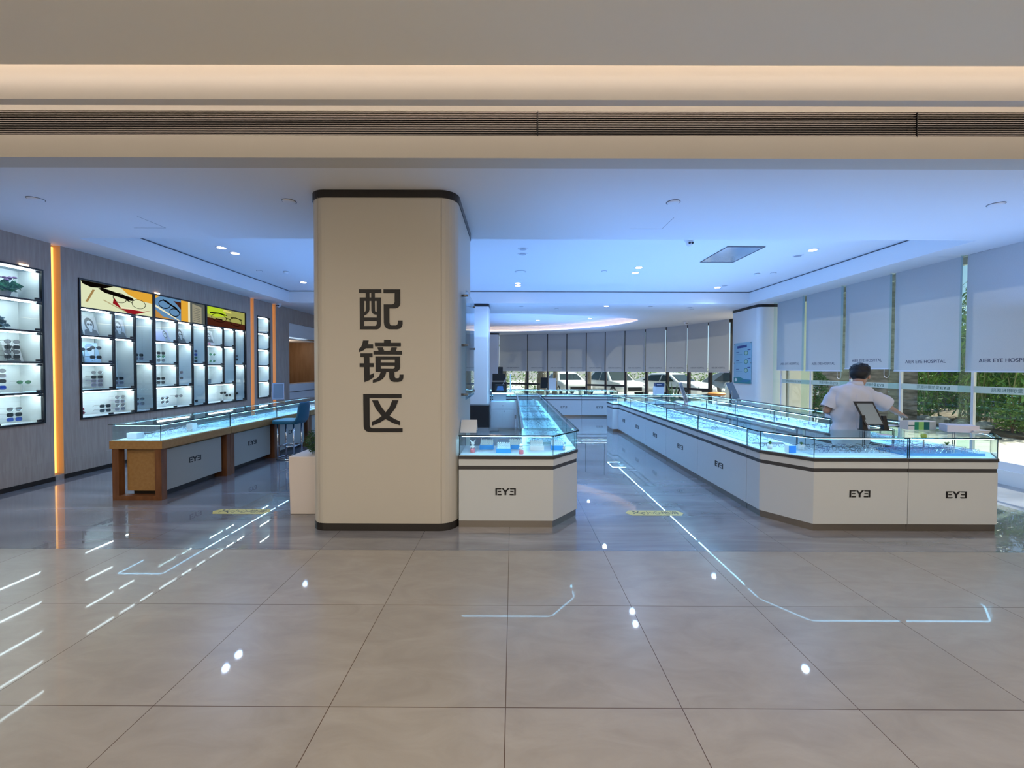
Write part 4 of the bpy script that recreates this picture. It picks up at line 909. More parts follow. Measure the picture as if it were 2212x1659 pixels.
# flower pots and little things
def flowerpot(x, y, z, sc, label, seed):
    g = empty('flower_pot', (x, y, z), label, 'plant', 'flower pots in the showcases'); R = random.Random(seed)
    obj('pot', MB().lathe([(.035*sc, 0), (.055*sc, .08*sc), (.048*sc, .08*sc), (.045*sc, .07*sc)], (x, y, z), 16), noisy('pot_clay', (.30, .25, .24), (.38, .33, .32), 40, .8), g, True)
    obj('leaves', leaf_cloud([(x, y, z+.13*sc, .10*sc, .13*sc, .055*sc)], 90, .075*sc, seed, .3, 0, .8), noisy('pot_leaf', (.03, .14, .07), (.06, .25, .12), 12, .5), g)
    m = MB(); st = MB()
    for k in range(9):
        a = R.uniform(0, 2*PI); r = R.uniform(.02, .12)*sc; q = Vector((x+.6*r*math.cos(a), y+r*math.sin(a), z+R.uniform(.19, .25)*sc)); st.cyl((x, y, z+.08*sc), q, .002, n=4); m.ball(q, (.020*sc, .024*sc, .013*sc), 8, 5)
    obj('stems', st, M_leaf, g); obj('blossoms', m, mat('blossom', (.12, .06, .16), .7), g, True)
flowerpot(-6.38, 5.12, 2.415, 1.1, 'potted purple flowers on the top shelf of the left-edge showcase', 2)
flowerpot(-6.38, 9.99, 2.415, 1.0, 'small green plant on the top shelf of the narrow showcase', 6)
g = empty('glasses_cloth', (-6.35, 4.98, 2.015), 'blue crumpled ornament on the second shelf of the left-edge showcase', 'ornament'); obj('cloth', leaf_cloud([(-6.35, 5.0, 2.09, .06, .09, .07)], 120, .06, 9, .2, 0, .9), mat('dusty_blue', (.08, .16, .22), .6), g)
for y, z in ((10.0, 1.215), (9.96, 1.615)): pot_plant('small_ornament', -6.33, y, z, .03, .05, 'small dark ornament on the %s shelf of the narrow showcase' % ('fourth' if z < 1.5 else 'middle'), 'ornament', mat('orn_leaf', (.04, .05, .05), .5), M_black, 16, .07, None, 4)
tag(obj('small_box', MB().box(-6.36, -6.28, 8.35, 8.47, 1.2115, 1.31), mat('photo_grey', (.12, .16, .20), .4)), 'small grey-blue box on the third shelf, right part of large showcase', 'box')
for k, (y0, z0) in enumerate(((7.70, 1.3),)):
    pass
g = empty('flower_bouquet', (-6.34, 5.93, .815), 'dark red artificial flowers at the lower left corner of the large showcase', 'ornament'); obj('petals', leaf_cloud([(-6.33, 5.94, .88, .05, .07, .05), (-6.36, 5.91, .97, .04, .04, .07)], 110, .05, 12, .2, 0, .8), mat('wine', (.22, .03, .06), .6), g)

# ------------------------------------------------------------------ ceiling fixtures
def downlight(x, y, z, lit, label, r=.075, group=None, e=95):
    g = empty('downlight', (x, y, z), label, 'ceiling light', group or 'round ceiling downlights')
    obj('trim_ring', MB().lathe([(r*.75, -.001), (r, -.006), (r+.012, -.004), (r+.014, 0)], (x, y, z), 24), M_white, g, True)
    obj('lens', MB().cyl((x, y, z-.004), (x, y, z-.0065), r*.78, n=24), emitter('lamp_lens', (1, .90, .72), 26) if lit else mat('lens_off', (.35, .37, .42), .3), g)
    if lit: light('SPOT', 'downlight_lamp', (x, y, z-.05), e, (.30, .56, 1), radius=.05, spot=150)
for x, y, lab in ((-4.76, 6.68, 'lit downlight nearest the left edge of the tray, first of the left pair'), (-4.76, 7.0, 'lit downlight, second of the left pair in the ceiling tray'), (2.42, 7.9, 'lit downlight, right one of the pair right of the column'), (2.48, 8.32, 'lit downlight, left one of the pair right of the column'), (.11, 9.38, 'upper lit downlight of the pair just right of the column'), (.115, 9.64, 'lower lit downlight of the pair just right of the column'), (4.9, 6.72, 'lit downlight left of the right window wall, bright and single'), (4.88, 9.78, 'lit downlight near the far right corner of the tray'), (-4.79, 9.34, 'lit downlight half hidden by the left edge of the column')):
    downlight(x, y, 3.5, True, lab)
for x, y, lab in ((.16, 6.71, 'unlit downlight, upper of the dark pair right of the column'), (.16, 7.0, 'unlit downlight, lower of the dark pair right of the column'), (4.9, 7.07, 'unlit downlight beside the single bright one on the right'), (4.94, 9.57, 'unlit downlight beside the lit one near the far right tray corner')): downlight(x, y, 3.5, False, lab)
downlight(2.45, 10.74, HC, True, 'lit downlight beyond the tray above the counter aisle')
for x, y, lab in ((.22, 10.87, 'unlit downlight beyond the tray near the second column'), (3.63, 10.8, 'unlit downlight beyond the tray, right of the lit one'), (4.73, 10.94, 'unlit downlight beyond the tray near the right pier')): downlight(x, y, HC, False, lab)
downlight(.96, 15.76, 3.42, True, 'left lit downlight inside the oval recess', .07); downlight(2.84, 15.13, 3.42, True, 'right lit downlight inside the oval recess', .07)
def disc(x, y, z, r, h, label, name='smoke_detector', cat='smoke detector', m=None, n=24):
    g = empty(name, (x, y, z), label, cat, 'small round ceiling fittings')
    obj('cover', MB().lathe([(r*.55, -h), (r*.9, -h*.8), (r, -h*.3), (r, 0)], (x, y, z), n), m or M_white, g, True); obj('rim', MB().lathe([(r, -.003), (r+.006, -.003), (r+.006, 0)], (x, y, z), n), M_band, g, True)
for x, y, lab in ((-4.72, 4.05, 'flat round ceiling fitting near the left edge'), (-2.235, 4.09, 'flat round ceiling fitting left of the column top'), (1.59, 4.09, 'flat round ceiling fitting above the aisle near the opening'), (4.83, 4.12, 'flat round ceiling fitting near the right edge')): disc(x, y, HC, .062, .012, lab, 'sprinkler_cover', 'sprinkler cover')
for x, y, z, lab, r in ((.145, 8.27, 3.5, 'grey round speaker below the dark downlight pair', .11), (1.82, 8.2, 3.5, 'small round fitting left of the lit pair in the tray', .05), (-5.12, 8.25, 3.5, 'small round fitting in the left part of the tray', .05), (5.28, 8.32, 3.5, 'thin round fitting in the right part of the tray', .05), (1.2, 11.26, HC, 'small round fitting beyond the tray, left of centre', .05), (4.92, 11.27, HC, 'small round fitting before the right pier', .05), (1.4, 13.06, 3.42, 'small round fitting in the near part of the oval recess', .05), (.57, 13.56, 3.42, 'round smoke detector in the oval recess', .06)): disc(x, y, z, r, .01, lab)
for x, y, lab in ((-4.62, 8.32, 'white smoke detector in the left part of the ceiling tray'), (4.98, 8.37, 'white smoke detector in the right part of the ceiling tray')):
    disc(x, y, 3.5, .05, .04, lab, m=M_white)
def camera_dome(x, y, z, label, s_=1):
    g = empty('security_camera', (x, y, z), label, 'security camera', 'white dome security cameras')
    obj('mount', MB().lathe([(.055*s_, -.03*s_), (.07*s_, 0)], (x, y, z), 20), M_white, g, True); obj('ball', MB().ball((x, y-.01, z-.055*s_), .048*s_, 16, 10), M_white, g, True)
    obj('lens', MB().ball((x-.018*s_, y-.055*s_, z-.06*s_), .017*s_, 10, 6).ball((x+.020*s_, y-.055*s_, z-.06*s_), .017*s_, 10, 6), M_black, g, True)
camera_dome(2.66, 6.2, 3.5, 'white dome camera with two dark eyes left of the ceiling panel', 1.1); camera_dome(-6.02, 10.5, HC, 'small dome camera above the narrow wall showcase'); camera_dome(6.0, 14.2, HC, 'small dome camera above the curved blinds')
g = empty('access_panel', (3.71, 7.0, 3.5), 'square framed ceiling panel reflecting the window light', 'ceiling panel')
obj('panel', MB().box(3.42, 4.0, 6.55, 7.46, 3.494, 3.4995), mat('panel_mirror', (.55, .66, .72), .12, .6), g); obj('frame', MB().box(3.405, 3.42, 6.53, 7.48, 3.49, 3.4995).box(4.0, 4.015, 6.53, 7.48, 3.49, 3.4995).box(3.42, 4.0, 6.53, 6.55, 3.49, 3.4995).box(3.42, 4.0, 7.46, 7.48, 3.49, 3.4995), M_band, g)
for k, (x0, x1, y0, y1) in enumerate(((1.38, 1.76, 4.50, 4.86), (-4.51, -4.13, 4.5, 4.87), (6.22, 6.56, 5.6, 6.02))):
    m = MB().box(x0, x1, y1-.003, y1, HC-.0015, HC-.0002).box(x1-.003, x1, y0, y1-.003, HC-.0015, HC-.0002)
    tag(obj('hatch_seam', m, M_band), ('thin seam of a ceiling hatch above the aisle', 'thin seam of a ceiling hatch at the left', 'thin seam of a ceiling hatch by the right windows')[k], 'ceiling hatch')

# ------------------------------------------------------------------ roller blinds
BT = text_mesh('lettering', 'AIER EYE HOSPITAL', .078, mat('blind_ink', (.035, .04, .09), .7), .0004, 1.0)
bw = max(v.co.x for v in BT.vertices)-min(v.co.x for v in BT.vertices); scl = .64/bw
for v in BT.vertices: v.co.x *= scl; v.co.z *= scl
bz = {0: 1.52, 1: 1.51, 2: 1.555, 3: 1.515, 4: 1.512, 5: 1.512}
nm5 = ['against the white pier', 'second from the white pier', 'behind the person, hung a little higher', 'right of the person', 'at the right edge of the picture', 'nearest the opening, outside the right edge']
def blind(g, M, w_, z0, z1, label_text=True, chain=False):
    """local frame: x along the blind, -y towards the room"""
    def T(mb): mb.v = [tuple(M @ Vector(v)) for v in mb.v]; return mb
    obj('fabric', T(MB().box(-w_/2, w_/2, 0, .002, z0+.02, z1)), M_blind, g)
    obj('bottom_rail', T(MB().box(-w_/2, w_/2, -.006, .010, z0, z0+.022)), M_rail, g)
    t = obj('lettering', BT, None, g, world=False); mm = M @ Matrix.Translation((0, -.0012, z0+.16)); t.matrix_local = Matrix.Translation(-Vector(g.location)) @ mm
    if chain: obj('chain', T(MB().tube([(w_/2-.10, -.02, z0+.02), (w_/2-.10, -.02, z0-.10), (w_/2-.085, -.02, z0-.135), (w_/2-.05, -.02, z0-.15), (w_/2-.015, -.02, z0-.135), (w_/2, -.02, z0-.10), (w_/2, -.02, z0+.3)], .0035, 6)), M_rail, g)
for k in range(6):
    b, a = module[k], module[k+1]; y1 = b-.018; y0 = a+.045; x = RX-.07
    g = empty('roller_blind', (x, (y0+y1)/2, bz[k]), 'grey roller blind of the right window wall, '+nm5[k], 'blind', 'grey roller blinds of the right window wall')
    M = Matrix.Translation((x, (y0+y1)/2, 0)) @ Matrix.Rotation(-PI/2, 4, 'Z')
    blind(g, M, y1-y0, bz[k], HC, chain=k in (1, 2, 4))
for k in range(len(SEG)-1):
    p, q = Vector((*SEG[k], 0)), Vector((*SEG[k+1], 0)); u = (q-p).normalized(); L = (q-p).length; nrm = Vector((u.y, -u.x, 0))
    c = (p+q)/2+nrm*-.02; ang = math.atan2(-u.y, -u.x)
    nth = ['first', 'second', 'third', 'fourth', 'fifth', 'sixth', 'seventh', 'eighth', 'ninth', 'tenth', 'eleventh'][k]
    g = empty('roller_blind', (c.x, c.y, 1.44), 'grey roller blind of the curved window wall, %s from its right end' % nth, 'blind', 'grey roller blinds of the curved window wall')
    blind(g, Matrix.Translation((c.x, c.y, 0)) @ Matrix.Rotation(ang, 4, 'Z'), L-.045, 1.44, HC)
# mirrored company band on the right panes, readable from outside
BL = glyph([E1, E2, E3, YY, mir(E1), mir(E2), mir(E3)], .9e-4, .9e-4, -1087.5*.9e-4, 582*.9e-4, .0006, 0).mesh('logo', [mat('band_ink', (.03, .09, .06), .6)])
BC = text_mesh('band_lettering', '爱尔眼科医院', .060, mat('band_ink', (.03, .09, .06), .6), .0002)
for k in range(6):
    wo = bpy.data.objects['window_%d' % (k+1)]; b, a = module[k], module[k+1]
    o = obj('logo', BL, None, wo, world=False); o.matrix_local = Matrix.Translation(-Vector(wo.location)) @ Matrix.Translation((RX+.0445, a+.36, 1.262)) @ Matrix.Rotation(-PI/2, 4, 'Z')
    o = obj('band_lettering', BC, None, wo, world=False); o.matrix_local = Matrix.Translation(-Vector(wo.location)) @ Matrix.Translation((RX+.0445, a+.62, 1.262)) @ Matrix.Rotation(PI/2, 4, 'Z')

# ------------------------------------------------------------------ notice boards
g = empty('notice_board', (6.2, 11.0, 1.73), 'light blue notice board with three round diagrams on the white pier', 'notice board')
nx = 6.195; m_nb = mat('nb_blue', (.30, .52, .66), .3)
obj('panel', MB().box(nx, nx+.012, 10.62, 11.44, 1.17, 2.27), m_nb, g)
def onb(pts, m_, k=1, nm='print'):
    vs, fs = flat([[(11.44-u*.82, 1.17+v*1.10) for u, v in pts]], lambda a, b: (nx-.0012*k, a, b)); obj(nm, MB().add(vs, fs), m_, g)
nbd = mat('nb_dark', (.02, .05, .22), .4); nbt = mat('nb_teal', (.02, .25, .28), .4)
onb([(.2, .86), (.76, .88), (.76, .94), (.2, .92)], nbd); onb([(0, 0), (1, 0), (1, .10), (.6, .11), (.35, .16), (0, .14)], nbt); onb([(.3, .03), (.8, .04), (1, .10), (.6, .09)], mat('nb_blue2', (.03, .22, .40), .4), 2)
onb(ell(.14, .08, .07, .045), M_white, 3)
for v in (.74, .53, .32):
    onb(ell(.72, v, .11, .055), mat('nb_ring', (.05, .20, .16), .4)); onb(ell(.72, v, .08, .04), mat('nb_core', (.40, .60, .50), .4), 2)
    onb([(.80, v+.06), (.97, v+.065), (.97, v+.085), (.80, v+.08)], nbd, 1); onb([(.14, v+.02), (.32, v+.022), (.32, v+.035), (.14, v+.033)], nbd, 1); onb([(.14, v-.03), (.5, v-.028), (.5, v-.02), (.14, v-.022)], mat('nb_line', (.12, .3, .42), .4), 1)
for y in (10.64, 11.42):
    for z in (1.19, 1.72, 2.25): obj('standoff', MB().cyl((nx-.008, y, z), (6.22, y, z), .012), M_steel, g, True)
g = empty('notice_board', (-.47, 4.6, 1.75), 'clear acrylic board on steel standoffs on the right side of the lettered column', 'notice board')
obj('panel', MB().box(-.485, -.475, 4.17, 5.02, 1.22, 2.34), glass('acrylic', (.80, .92, .98), 1.0), g)
for y in (4.21, 4.98):
    for z in (1.27, 1.78, 2.29): obj('standoff', MB().cyl((-.53, y, z), (-.462, y, z), .013), M_steel, g, True)

# ------------------------------------------------------------------ things at the back
g = empty('bar_stool', (6.05, 12.5, 0), 'orange cushioned stool by the pier at the curved windows', 'stool')
obj('seat', MB().ball((6.2, 12.4, .80), (.27, .25, .06), 18, 10), mat('orange_seat', (.62, .24, .04), .5), g, True); obj('pedestal', MB().cyl((6.2, 12.4, .02), (6.2, 12.4, .76), .025).lathe([(.2, 0), (.2, .015), (.03, .03)], (6.2, 12.4, 0), 20), M_chrome, g, True)
g = empty('snake_plant', (4.75, 12.1, 0), 'tall potted plant with upright striped leaves before the curved windows', 'plant')
obj('pot', MB().lathe([(.12, 0), (.17, .45), (.15, .45), (.14, .42)], (4.75, 12.1, 0), 18), M_white, g, True)
m = MB(); R = random.Random(5)
for k in range(16):
    a = R.uniform(0, 2*PI); t = R.uniform(.02, .42); L = R.uniform(.55, .95); b0 = Vector((4.75+.05*math.cos(a), 12.1+.05*math.sin(a), .40)); prev = None
    for s_ in range(6):
        f = s_/5; c = b0+Vector((math.cos(a)*t*f*f, math.sin(a)*t*f*f, L*f*(1-.25*t*f))); w_ = .035*(1-f*.9)*(1 if s_ else .6); sd = Vector((-math.sin(a), math.cos(a), 0))*w_
        cur = (c-sd, c+sd)
        if prev: m.quad(prev[0], prev[1], cur[1], cur[0])
        prev = cur
obj('leaves', m, noisy('snake_leaf', (.05, .10, .03), (.30, .36, .10), 6, .4, (1, 1, 8)), g)
g = empty('desk_machine', (-.45, 12.2, .9), 'black stacked machine with cables behind the drawer cabinet', 'machine')
obj('stand', MB().box(-.58, -.20, 12.05, 12.4, 0, .80), M_colw, g); obj('lower_unit', MB().box(-.62, -.18, 12.0, 12.35, .80, 1.15), M_black, g, bevel=.006); obj('upper_unit', MB().box(-.60, -.22, 12.02, 12.33, 1.19, 1.40), M_black, g, bevel=.006); obj('shelf', MB().box(-.60, -.2, 12.0, 12.33, 1.15, 1.19), M_steel, g); obj('top_tower', MB().box(-.44, -.30, 12.1, 12.25, 1.40, 1.60), M_black, g)
obj('cable', MB().tube([(-.20, 12.0, 1.28), (-.27, 11.95, 1.12), (-.36, 11.9, 1.0), (-.34, 11.9, .88)], .007, 6), M_white, g, True)
g = empty('pos_terminal', (-.32, 10.7, .94), 'dark terminal with a blue screen on the drawer cabinet case', 'terminal')
obj('body', MB().box(-.46, -.20, 10.66, 10.74, .9405, 1.13), M_black, g, bevel=.01); obj('screen', MB().add([(-.42, 10.657, .98), (-.24, 10.657, .98), (-.26, 10.657, 1.09), (-.40, 10.657, 1.09)], [(0, 1, 2, 3)]), emitter('screen_blue', (.05, .18, .6), .8), g)
g = empty('led_post', (-.06, 10.7, .94), 'slim glowing acrylic post beside the dark terminal', 'lamp'); obj('post', MB().box(-.075, -.045, 10.65, 10.68, .9405, 1.40), mat('post_white', (.65, .85, .95), .2), g)
# ------------------------------------------------------------------ the person behind the counter
def blob_mesh(name, parts, m, voxel, smooth=6, decimate=None):
    """parts: ('c', p0, p1, r0, r1) tapered capsule or ('e', centre, (rx, ry, rz), rotation) ellipsoid; fused into one skin"""
    mb = MB()
    for p in parts:
        if p[0] == 'c':
            _, a, b, r0_, r1_ = p; mb.cyl(a, b, r0_, r1_, 16); mb.ball(a, r0_, 16, 10); mb.ball(b, r1_, 16, 10)
        else: mb.ball(p[1], p[2], 20, 14, rot=p[3] if len(p) > 3 else None)
    me = mb.mesh(name, m); o = bpy.data.objects.new(name, me); C.objects.link(o)
    r = o.modifiers.new('r', 'REMESH'); r.mode = 'VOXEL'; r.voxel_size = voxel; r.use_smooth_shade = True
    s_ = o.modifiers.new('s', 'SMOOTH'); s_.iterations = smooth; s_.factor = .5
    bpy.context.view_layer.update()
    out = bpy.data.meshes.new_from_object(o.evaluated_get(bpy.context.evaluated_depsgraph_get())); bpy.data.objects.remove(o)
    out.materials.clear(); out.materials.append(m); out.name = name
    out.polygons.foreach_set('use_smooth', [True]*len(out.polygons)); return out
PX, PY = 3.90, 4.70
g = empty('person', (PX, PY, 0), 'person in a white short-sleeved shirt with short black hair, seen from behind, head bowed, working at the window-side counter', 'person', rz=-.30)
g['label'] = 'person with short black hair in a white short-sleeved shirt, seen from behind with bowed head'
skin = noisy('skin', (.46, .27, .19), (.52, .31, .22), 40, .5)
sh_ = mat('shirt_white', (.70, .72, .80), .8); tr_ = mat('trousers_dark', (.03, .035, .05), .8)
Hc_ = Vector((.125, .110, 1.468)); Rh = Matrix.Rotation(-.55, 3, 'Z') @ Matrix.Rotation(-.50, 3, 'X')
def H(x, y, z): return Hc_ + Rh @ Vector((x, y, z))*1.10
def finger(root, d1, d2, L, r): 
    a = Vector(root); d1 = Vector(d1).normalized(); d2 = Vector(d2).normalized(); b = a+d1*L*.45; c = b+(d1+d2).normalized()*L*.32; e = c+d2*L*.27
    return [('c', a, b, r, r*.93), ('c', b, c, r*.93, r*.86), ('c', c, e, r*.86, r*.75)]
body = [('e', H(0, 0, .02), (.083, .101, .106), Rh), ('e', H(0, .03, -.045), (.058, .070, .070), Rh), ('e', H(0, .052, -.085), (.032, .030, .024), Rh),
    ('c', H(0, .095, -.005), H(0, .108, -.030), .010, .014), ('e', H(0, .088, -.058), (.024, .012, .009), Rh), ('e', H(.030, .085, .015), (.016, .010, .010), Rh), ('e', H(-.030, .085, .015), (.016, .010, .010), Rh),
    ('e', H(.078, .0, -.01), (.010, .020, .032), Rh), ('e', H(-.078, .0, -.01), (.010, .020, .032), Rh),
    ('c', (.065, .05, 1.33), H(0, -.02, -.06), .056, .052),
    ('e', (.01, .02, 1.20), (.165, .10, .15)), ('e', (0, 0, 1.03), (.14, .095, .14)), ('e', (0, 0, .90), (.155, .11, .12)), ('c', (-.11, .03, 1.28), (.15, .04, 1.28), .042, .042),
    ('c', (-.085, 0, .86), (-.10, .01, .48), .078, .052), ('c', (-.10, .01, .48), (-.11, 0, .09), .052, .036), ('c', (.085, 0, .86), (.10, .01, .48), .078, .052), ('c', (.10, .01, .48), (.11, 0, .09), .052, .036),
    # left arm, forearm going forward
    ('c', (-.145, .025, 1.255), (-.232, .02, 1.06), .040, .038), ('c', (-.232, .02, 1.06), (-.13, .22, 1.02), .038, .026),
    # right arm, reaching out over the window-side case
    ('c', (.205, .05, 1.27), (.40, .14, 1.12), .048, .040), ('c', (.40, .14, 1.12), (.585, .28, 1.03), .038, .026)]
def hand(w, d, up, side, spread=.010, L=.075):
    """w wrist, d direction of the palm, side towards the thumb"""
    w = Vector(w); d = Vector(d).normalized(); side = Vector(side).normalized(); up = Vector(up).normalized(); out = [('c', w, w+d*.04, .024, .026)]
    for k, (o_, l_) in enumerate(((-.030, .80), (-.010, 1.0), (.010, 1.05), (.030, .95))):
        rt = w+d*.045+side*o_; out.append(('c', w+d*.01+side*o_*.6, rt+d*.03, .013, .011)); out += finger(rt+d*.03, d+side*o_*3, d-up*(.7+.1*k), L*l_, .0085)
    out += finger(w+d*.02+side*.028, side*.9+d*.6, d-up*.4+side*.1, .062, .010); return out
body += hand((.585, .28, 1.03), (.75, .62, -.35), (.25, .2, .95), (-.6, .8, .05))
body += hand((-.13, .22, 1.02), (.6, .8, -.1), (0, .1, 1), (.5, -.2, .3))
bm_ = blob_mesh('body', body, skin, .0055, 3); obj('body', bm_, None, g, world=False)
obj('eyebrows', blob_mesh('eyebrows', [('c', H(.018, .092, .040), H(.045, .080, .040), .004, .003), ('c', H(-.018, .092, .040), H(-.045, .080, .040), .004, .003)], M_black, .003, 1), None, g, world=False)
m = MB(); 
for s2 in (-1, 1): m.ball(H(s2*.030, .0925, .014), (.009, .006, .006), 10, 8)
obj('eyes', m, mat('eye_dark', (.02, .015, .012), .2), g, True, world=False)
R = random.Random(3)
hair = [('e', H(0, -.012, .048), (.099, .114, .098), Rh), ('e', H(0, -.045, .0), (.088, .073, .077), Rh), ('e', H(0, .05, .085), (.082, .066, .050), Rh), ('e', H(.062, -.01, .03), (.026, .055, .045), Rh), ('e', H(-.062, -.01, .03), (.026, .055, .045), Rh)]
for k in range(90):
    a = R.uniform(0, 2*PI); c = R.uniform(.1, 1); s_ = math.sqrt(1-c*c); p = (.086*s_*math.cos(a), -.012+.100*s_*math.sin(a), .048+.086*c)
    hair.append(('c', H(*p), H(p[0]*1.06+R.uniform(-.012, .012), p[1]*1.05+.016, p[2]+.004+R.uniform(0, .010)), .009, .004))
obj('hair', blob_mesh('hair', hair, mat('hair_black', (.006, .006, .007), .55), .005, 2), None, g, world=False)
shirt = [('e', (0, .01, 1.19), (.200, .135, .19)), ('e', (-.01, .005, 1.02), (.182, .130, .20)), ('e', (-.005, 0, .80), (.188, .138, .27)), ('c', (-.135, .02, 1.285), (.165, .035, 1.285), .068, .068), ('c', (-.05, .0, 1.30), (.09, .02, 1.31), .078, .07)]
def cloth(name, parts, cuts):
    me = blob_mesh(name, parts, sh_, .010, 5); b_ = bmesh.new(); b_.from_mesh(me)
    for co, no in cuts: bmesh.ops.bisect_plane(b_, geom=b_.verts[:]+b_.edges[:]+b_.faces[:], plane_co=Vector(co), plane_no=Vector(no).normalized(), clear_outer=True)
    b_.normal_update()
    for v in b_.verts: v.co += v.normal*(.0045*math.sin(v.co.z*38+v.co.x*30)+.003*math.sin(v.co.x*70-v.co.z*22+1))
    b_.to_mesh(me); b_.free(); o = obj(name, me, None, g, world=False); sm = o.modifiers.new('solid', 'SOLIDIFY'); sm.thickness = .004; sm.offset = -1
cloth('shirt', shirt, [((0, 0, .60), (0, 0, -1))])
cloth('sleeve', [('c', (-.135, .025, 1.275), (-.235, .015, 1.06), .070, .084)], [((-.222, .016, 1.10), (-.10, -.01, -.215))])
cloth('sleeve', [('c', (.13, .035, 1.270), (.43, .150, 1.125), .074, .098)], [((.385, .134, 1.147), (.30, .115, -.145))])
o = obj('collar', MB().add([(.05+.083*math.cos(t*PI/12)*(1-.12*k), .035+.068*math.sin(t*PI/12)*(1-.12*k), 1.345+.050*k+.014*math.sin(t*PI/12)*-1) for k in (0, 1) for t in range(24)], [(t, (t+1) % 24, 24+(t+1) % 24, 24+t) for t in range(24)]), sh_, g, True, world=False); sm = o.modifiers.new('solid', 'SOLIDIFY'); sm.thickness = .008
obj('back_seam', MB().tube([(0, -.128, 1.26), (-.004, -.130, 1.10), (-.004, -.133, .98), (-.004, -.135, .86)], .0025, 5), sh_, g, True, world=False)
obj('trousers', blob_mesh('trousers', [('e', (0, 0, .89), (.165, .12, .13)), ('c', (-.085, 0, .84), (-.10, .01, .48), .092, .068), ('c', (-.10, .01, .48), (-.11, 0, .07), .068, .060), ('c', (.085, 0, .84), (.10, .01, .48), .092, .068), ('c', (.10, .01, .48), (.11, 0, .07), .068, .060)], tr_, .012, 4), None, g, world=False)
for s2 in (-1, 1): obj('shoe', blob_mesh('shoe', [('e', (s2*.11, .05, .035), (.045, .12, .034)), ('e', (s2*.11, -.02, .05), (.042, .055, .045))], M_black, .010, 3), None, g, world=False)

# ------------------------------------------------------------------ outside: ground, planting, cars
M_pave = noisy('paving', (.42, .38, .31), (.52, .47, .39), .8, .7, (1, 6, 1)); M_road = noisy('car_park', (.40, .39, .37), (.50, .49, .46), 1.5, .85)
struct('ground_right', MB().box(6.83, 11.5, -2, 10.3, -.2, -.02).box(7.65, 11.5, 10.3, 11.8, -.2, -.02), M_pave)
struct('ground_back', MB().prism([(-14, 20.6), (-1, 20.4), (3, 19.6), (5, 18.2), (6.6, 16.4), (7.4, 14), (7.25, 11.8), (7.25, 10.3), (45, 10.3), (45, 60), (-14, 60)], -.3, -.1), M_road)
struct('ground_bed', MB().box(11.5, 30, -2, 18, -.25, .05), noisy('soil', (.07, .05, .03), (.16, .12, .07), 4, .9))
struct('wall_outside_pier', MB().box(7.02, 7.62, 10.36, 11.4, -.1, 4.2), mat('pier_cream', (.74, .70, .60), .7))
# stacked stone wall and rockery
M_stone = noisy('stone_grey', (.10, .095, .085), (.36, .33, .30), 3, .85, (1, 1, 5), 6, .3, .7, .5)
struct('wall_outside_stone', MB().box(9.15, 11.7, 11.8, 12.2, -.1, 5.2), M_stone)
struct('wall_outside_back', MB().box(19.6, 20, -6, 18, 0, 3.4).box(11.7, 19.6, 17.6, 18, 0, 3.4), M_stone)
R = random.Random(21)
for k in range(15):
    x = 11.9+R.uniform(-.12, .35); y = 10.3+k*.19; s_ = R.uniform(.10, .20)
    m = MB(); m.ball((0, 0, 0), (s_*R.uniform(.8, 1.3), s_*R.uniform(.9, 1.6), s_*R.uniform(.6, .9)), 9, 6)
    m.v = [(v[0]*(1+.18*math.sin(v[1]*31+k)), v[1]*(1+.15*math.sin(v[2]*47+k)), v[2]) for v in m.v]
    m.v = [(v[0]+x, v[1]+y, v[2]+.05+s_*.35) for v in m.v]
    near = ['above the white carton', 'between white carton and striped box', 'above the striped box'][k//5]
    tag(obj('garden_rock', m, noisy('rock', (.26, .27, .25), (.55, .58, .58), 9, .9)), '%s garden rock from the right, %s, at the bamboo bed' % (['first', 'second', 'third', 'fourth', 'fifth'][k % 5], near), 'rock', 'garden rocks along the bamboo bed')
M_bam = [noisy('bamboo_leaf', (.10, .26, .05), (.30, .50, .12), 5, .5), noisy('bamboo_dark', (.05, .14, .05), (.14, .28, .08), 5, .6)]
def bamboo(x, y, h, seed, label, mi=0, n=700, w_=.75):
    g = empty('bamboo_clump', (x, y, 0), label, 'bamboo', 'bamboo outside the right windows'); R = random.Random(seed); st = MB(); blobs = []
    for k in range(9):
        a = R.uniform(0, 2*PI); r = R.uniform(.05, .35); b = Vector((x+r*math.cos(a), y+r*math.sin(a), .04)); hh = h*R.uniform(.7, 1); t = Vector((b.x+R.uniform(-.5, .5), b.y+R.uniform(-.5, .5), hh)); st.tube([b, (b+t)/2+Vector((0, 0, .1)), t], [.016, .014, .006], 5)
        for j in range(4): f = .22+.25*j; blobs.append((b.x+(t.x-b.x)*f, b.y+(t.y-b.y)*f, hh*f, w_*.55, w_*.55, h*.14))
    obj('stems', st, noisy('bamboo_stem', (.18, .22, .08), (.3, .3, .14), 5, .5), g); obj('foliage', leaf_cloud(blobs, n, .20, seed, .1, .7, .22), M_bam[mi], g)
BN = ['light bamboo clump at the right picture edge', 'light bamboo clump above the white carton', 'light bamboo clump above the striped box', 'dark bamboo clump just behind the right picture edge', 'dark bamboo clump behind the white carton clump', 'dark bamboo clump right of the stone wall', 'tall dark bamboo in the second rank, right', 'tall dark bamboo in the second rank, middle', 'tall dark bamboo in the second rank, left', 'tallest bamboo at the very back right', 'tallest bamboo at the very back left']
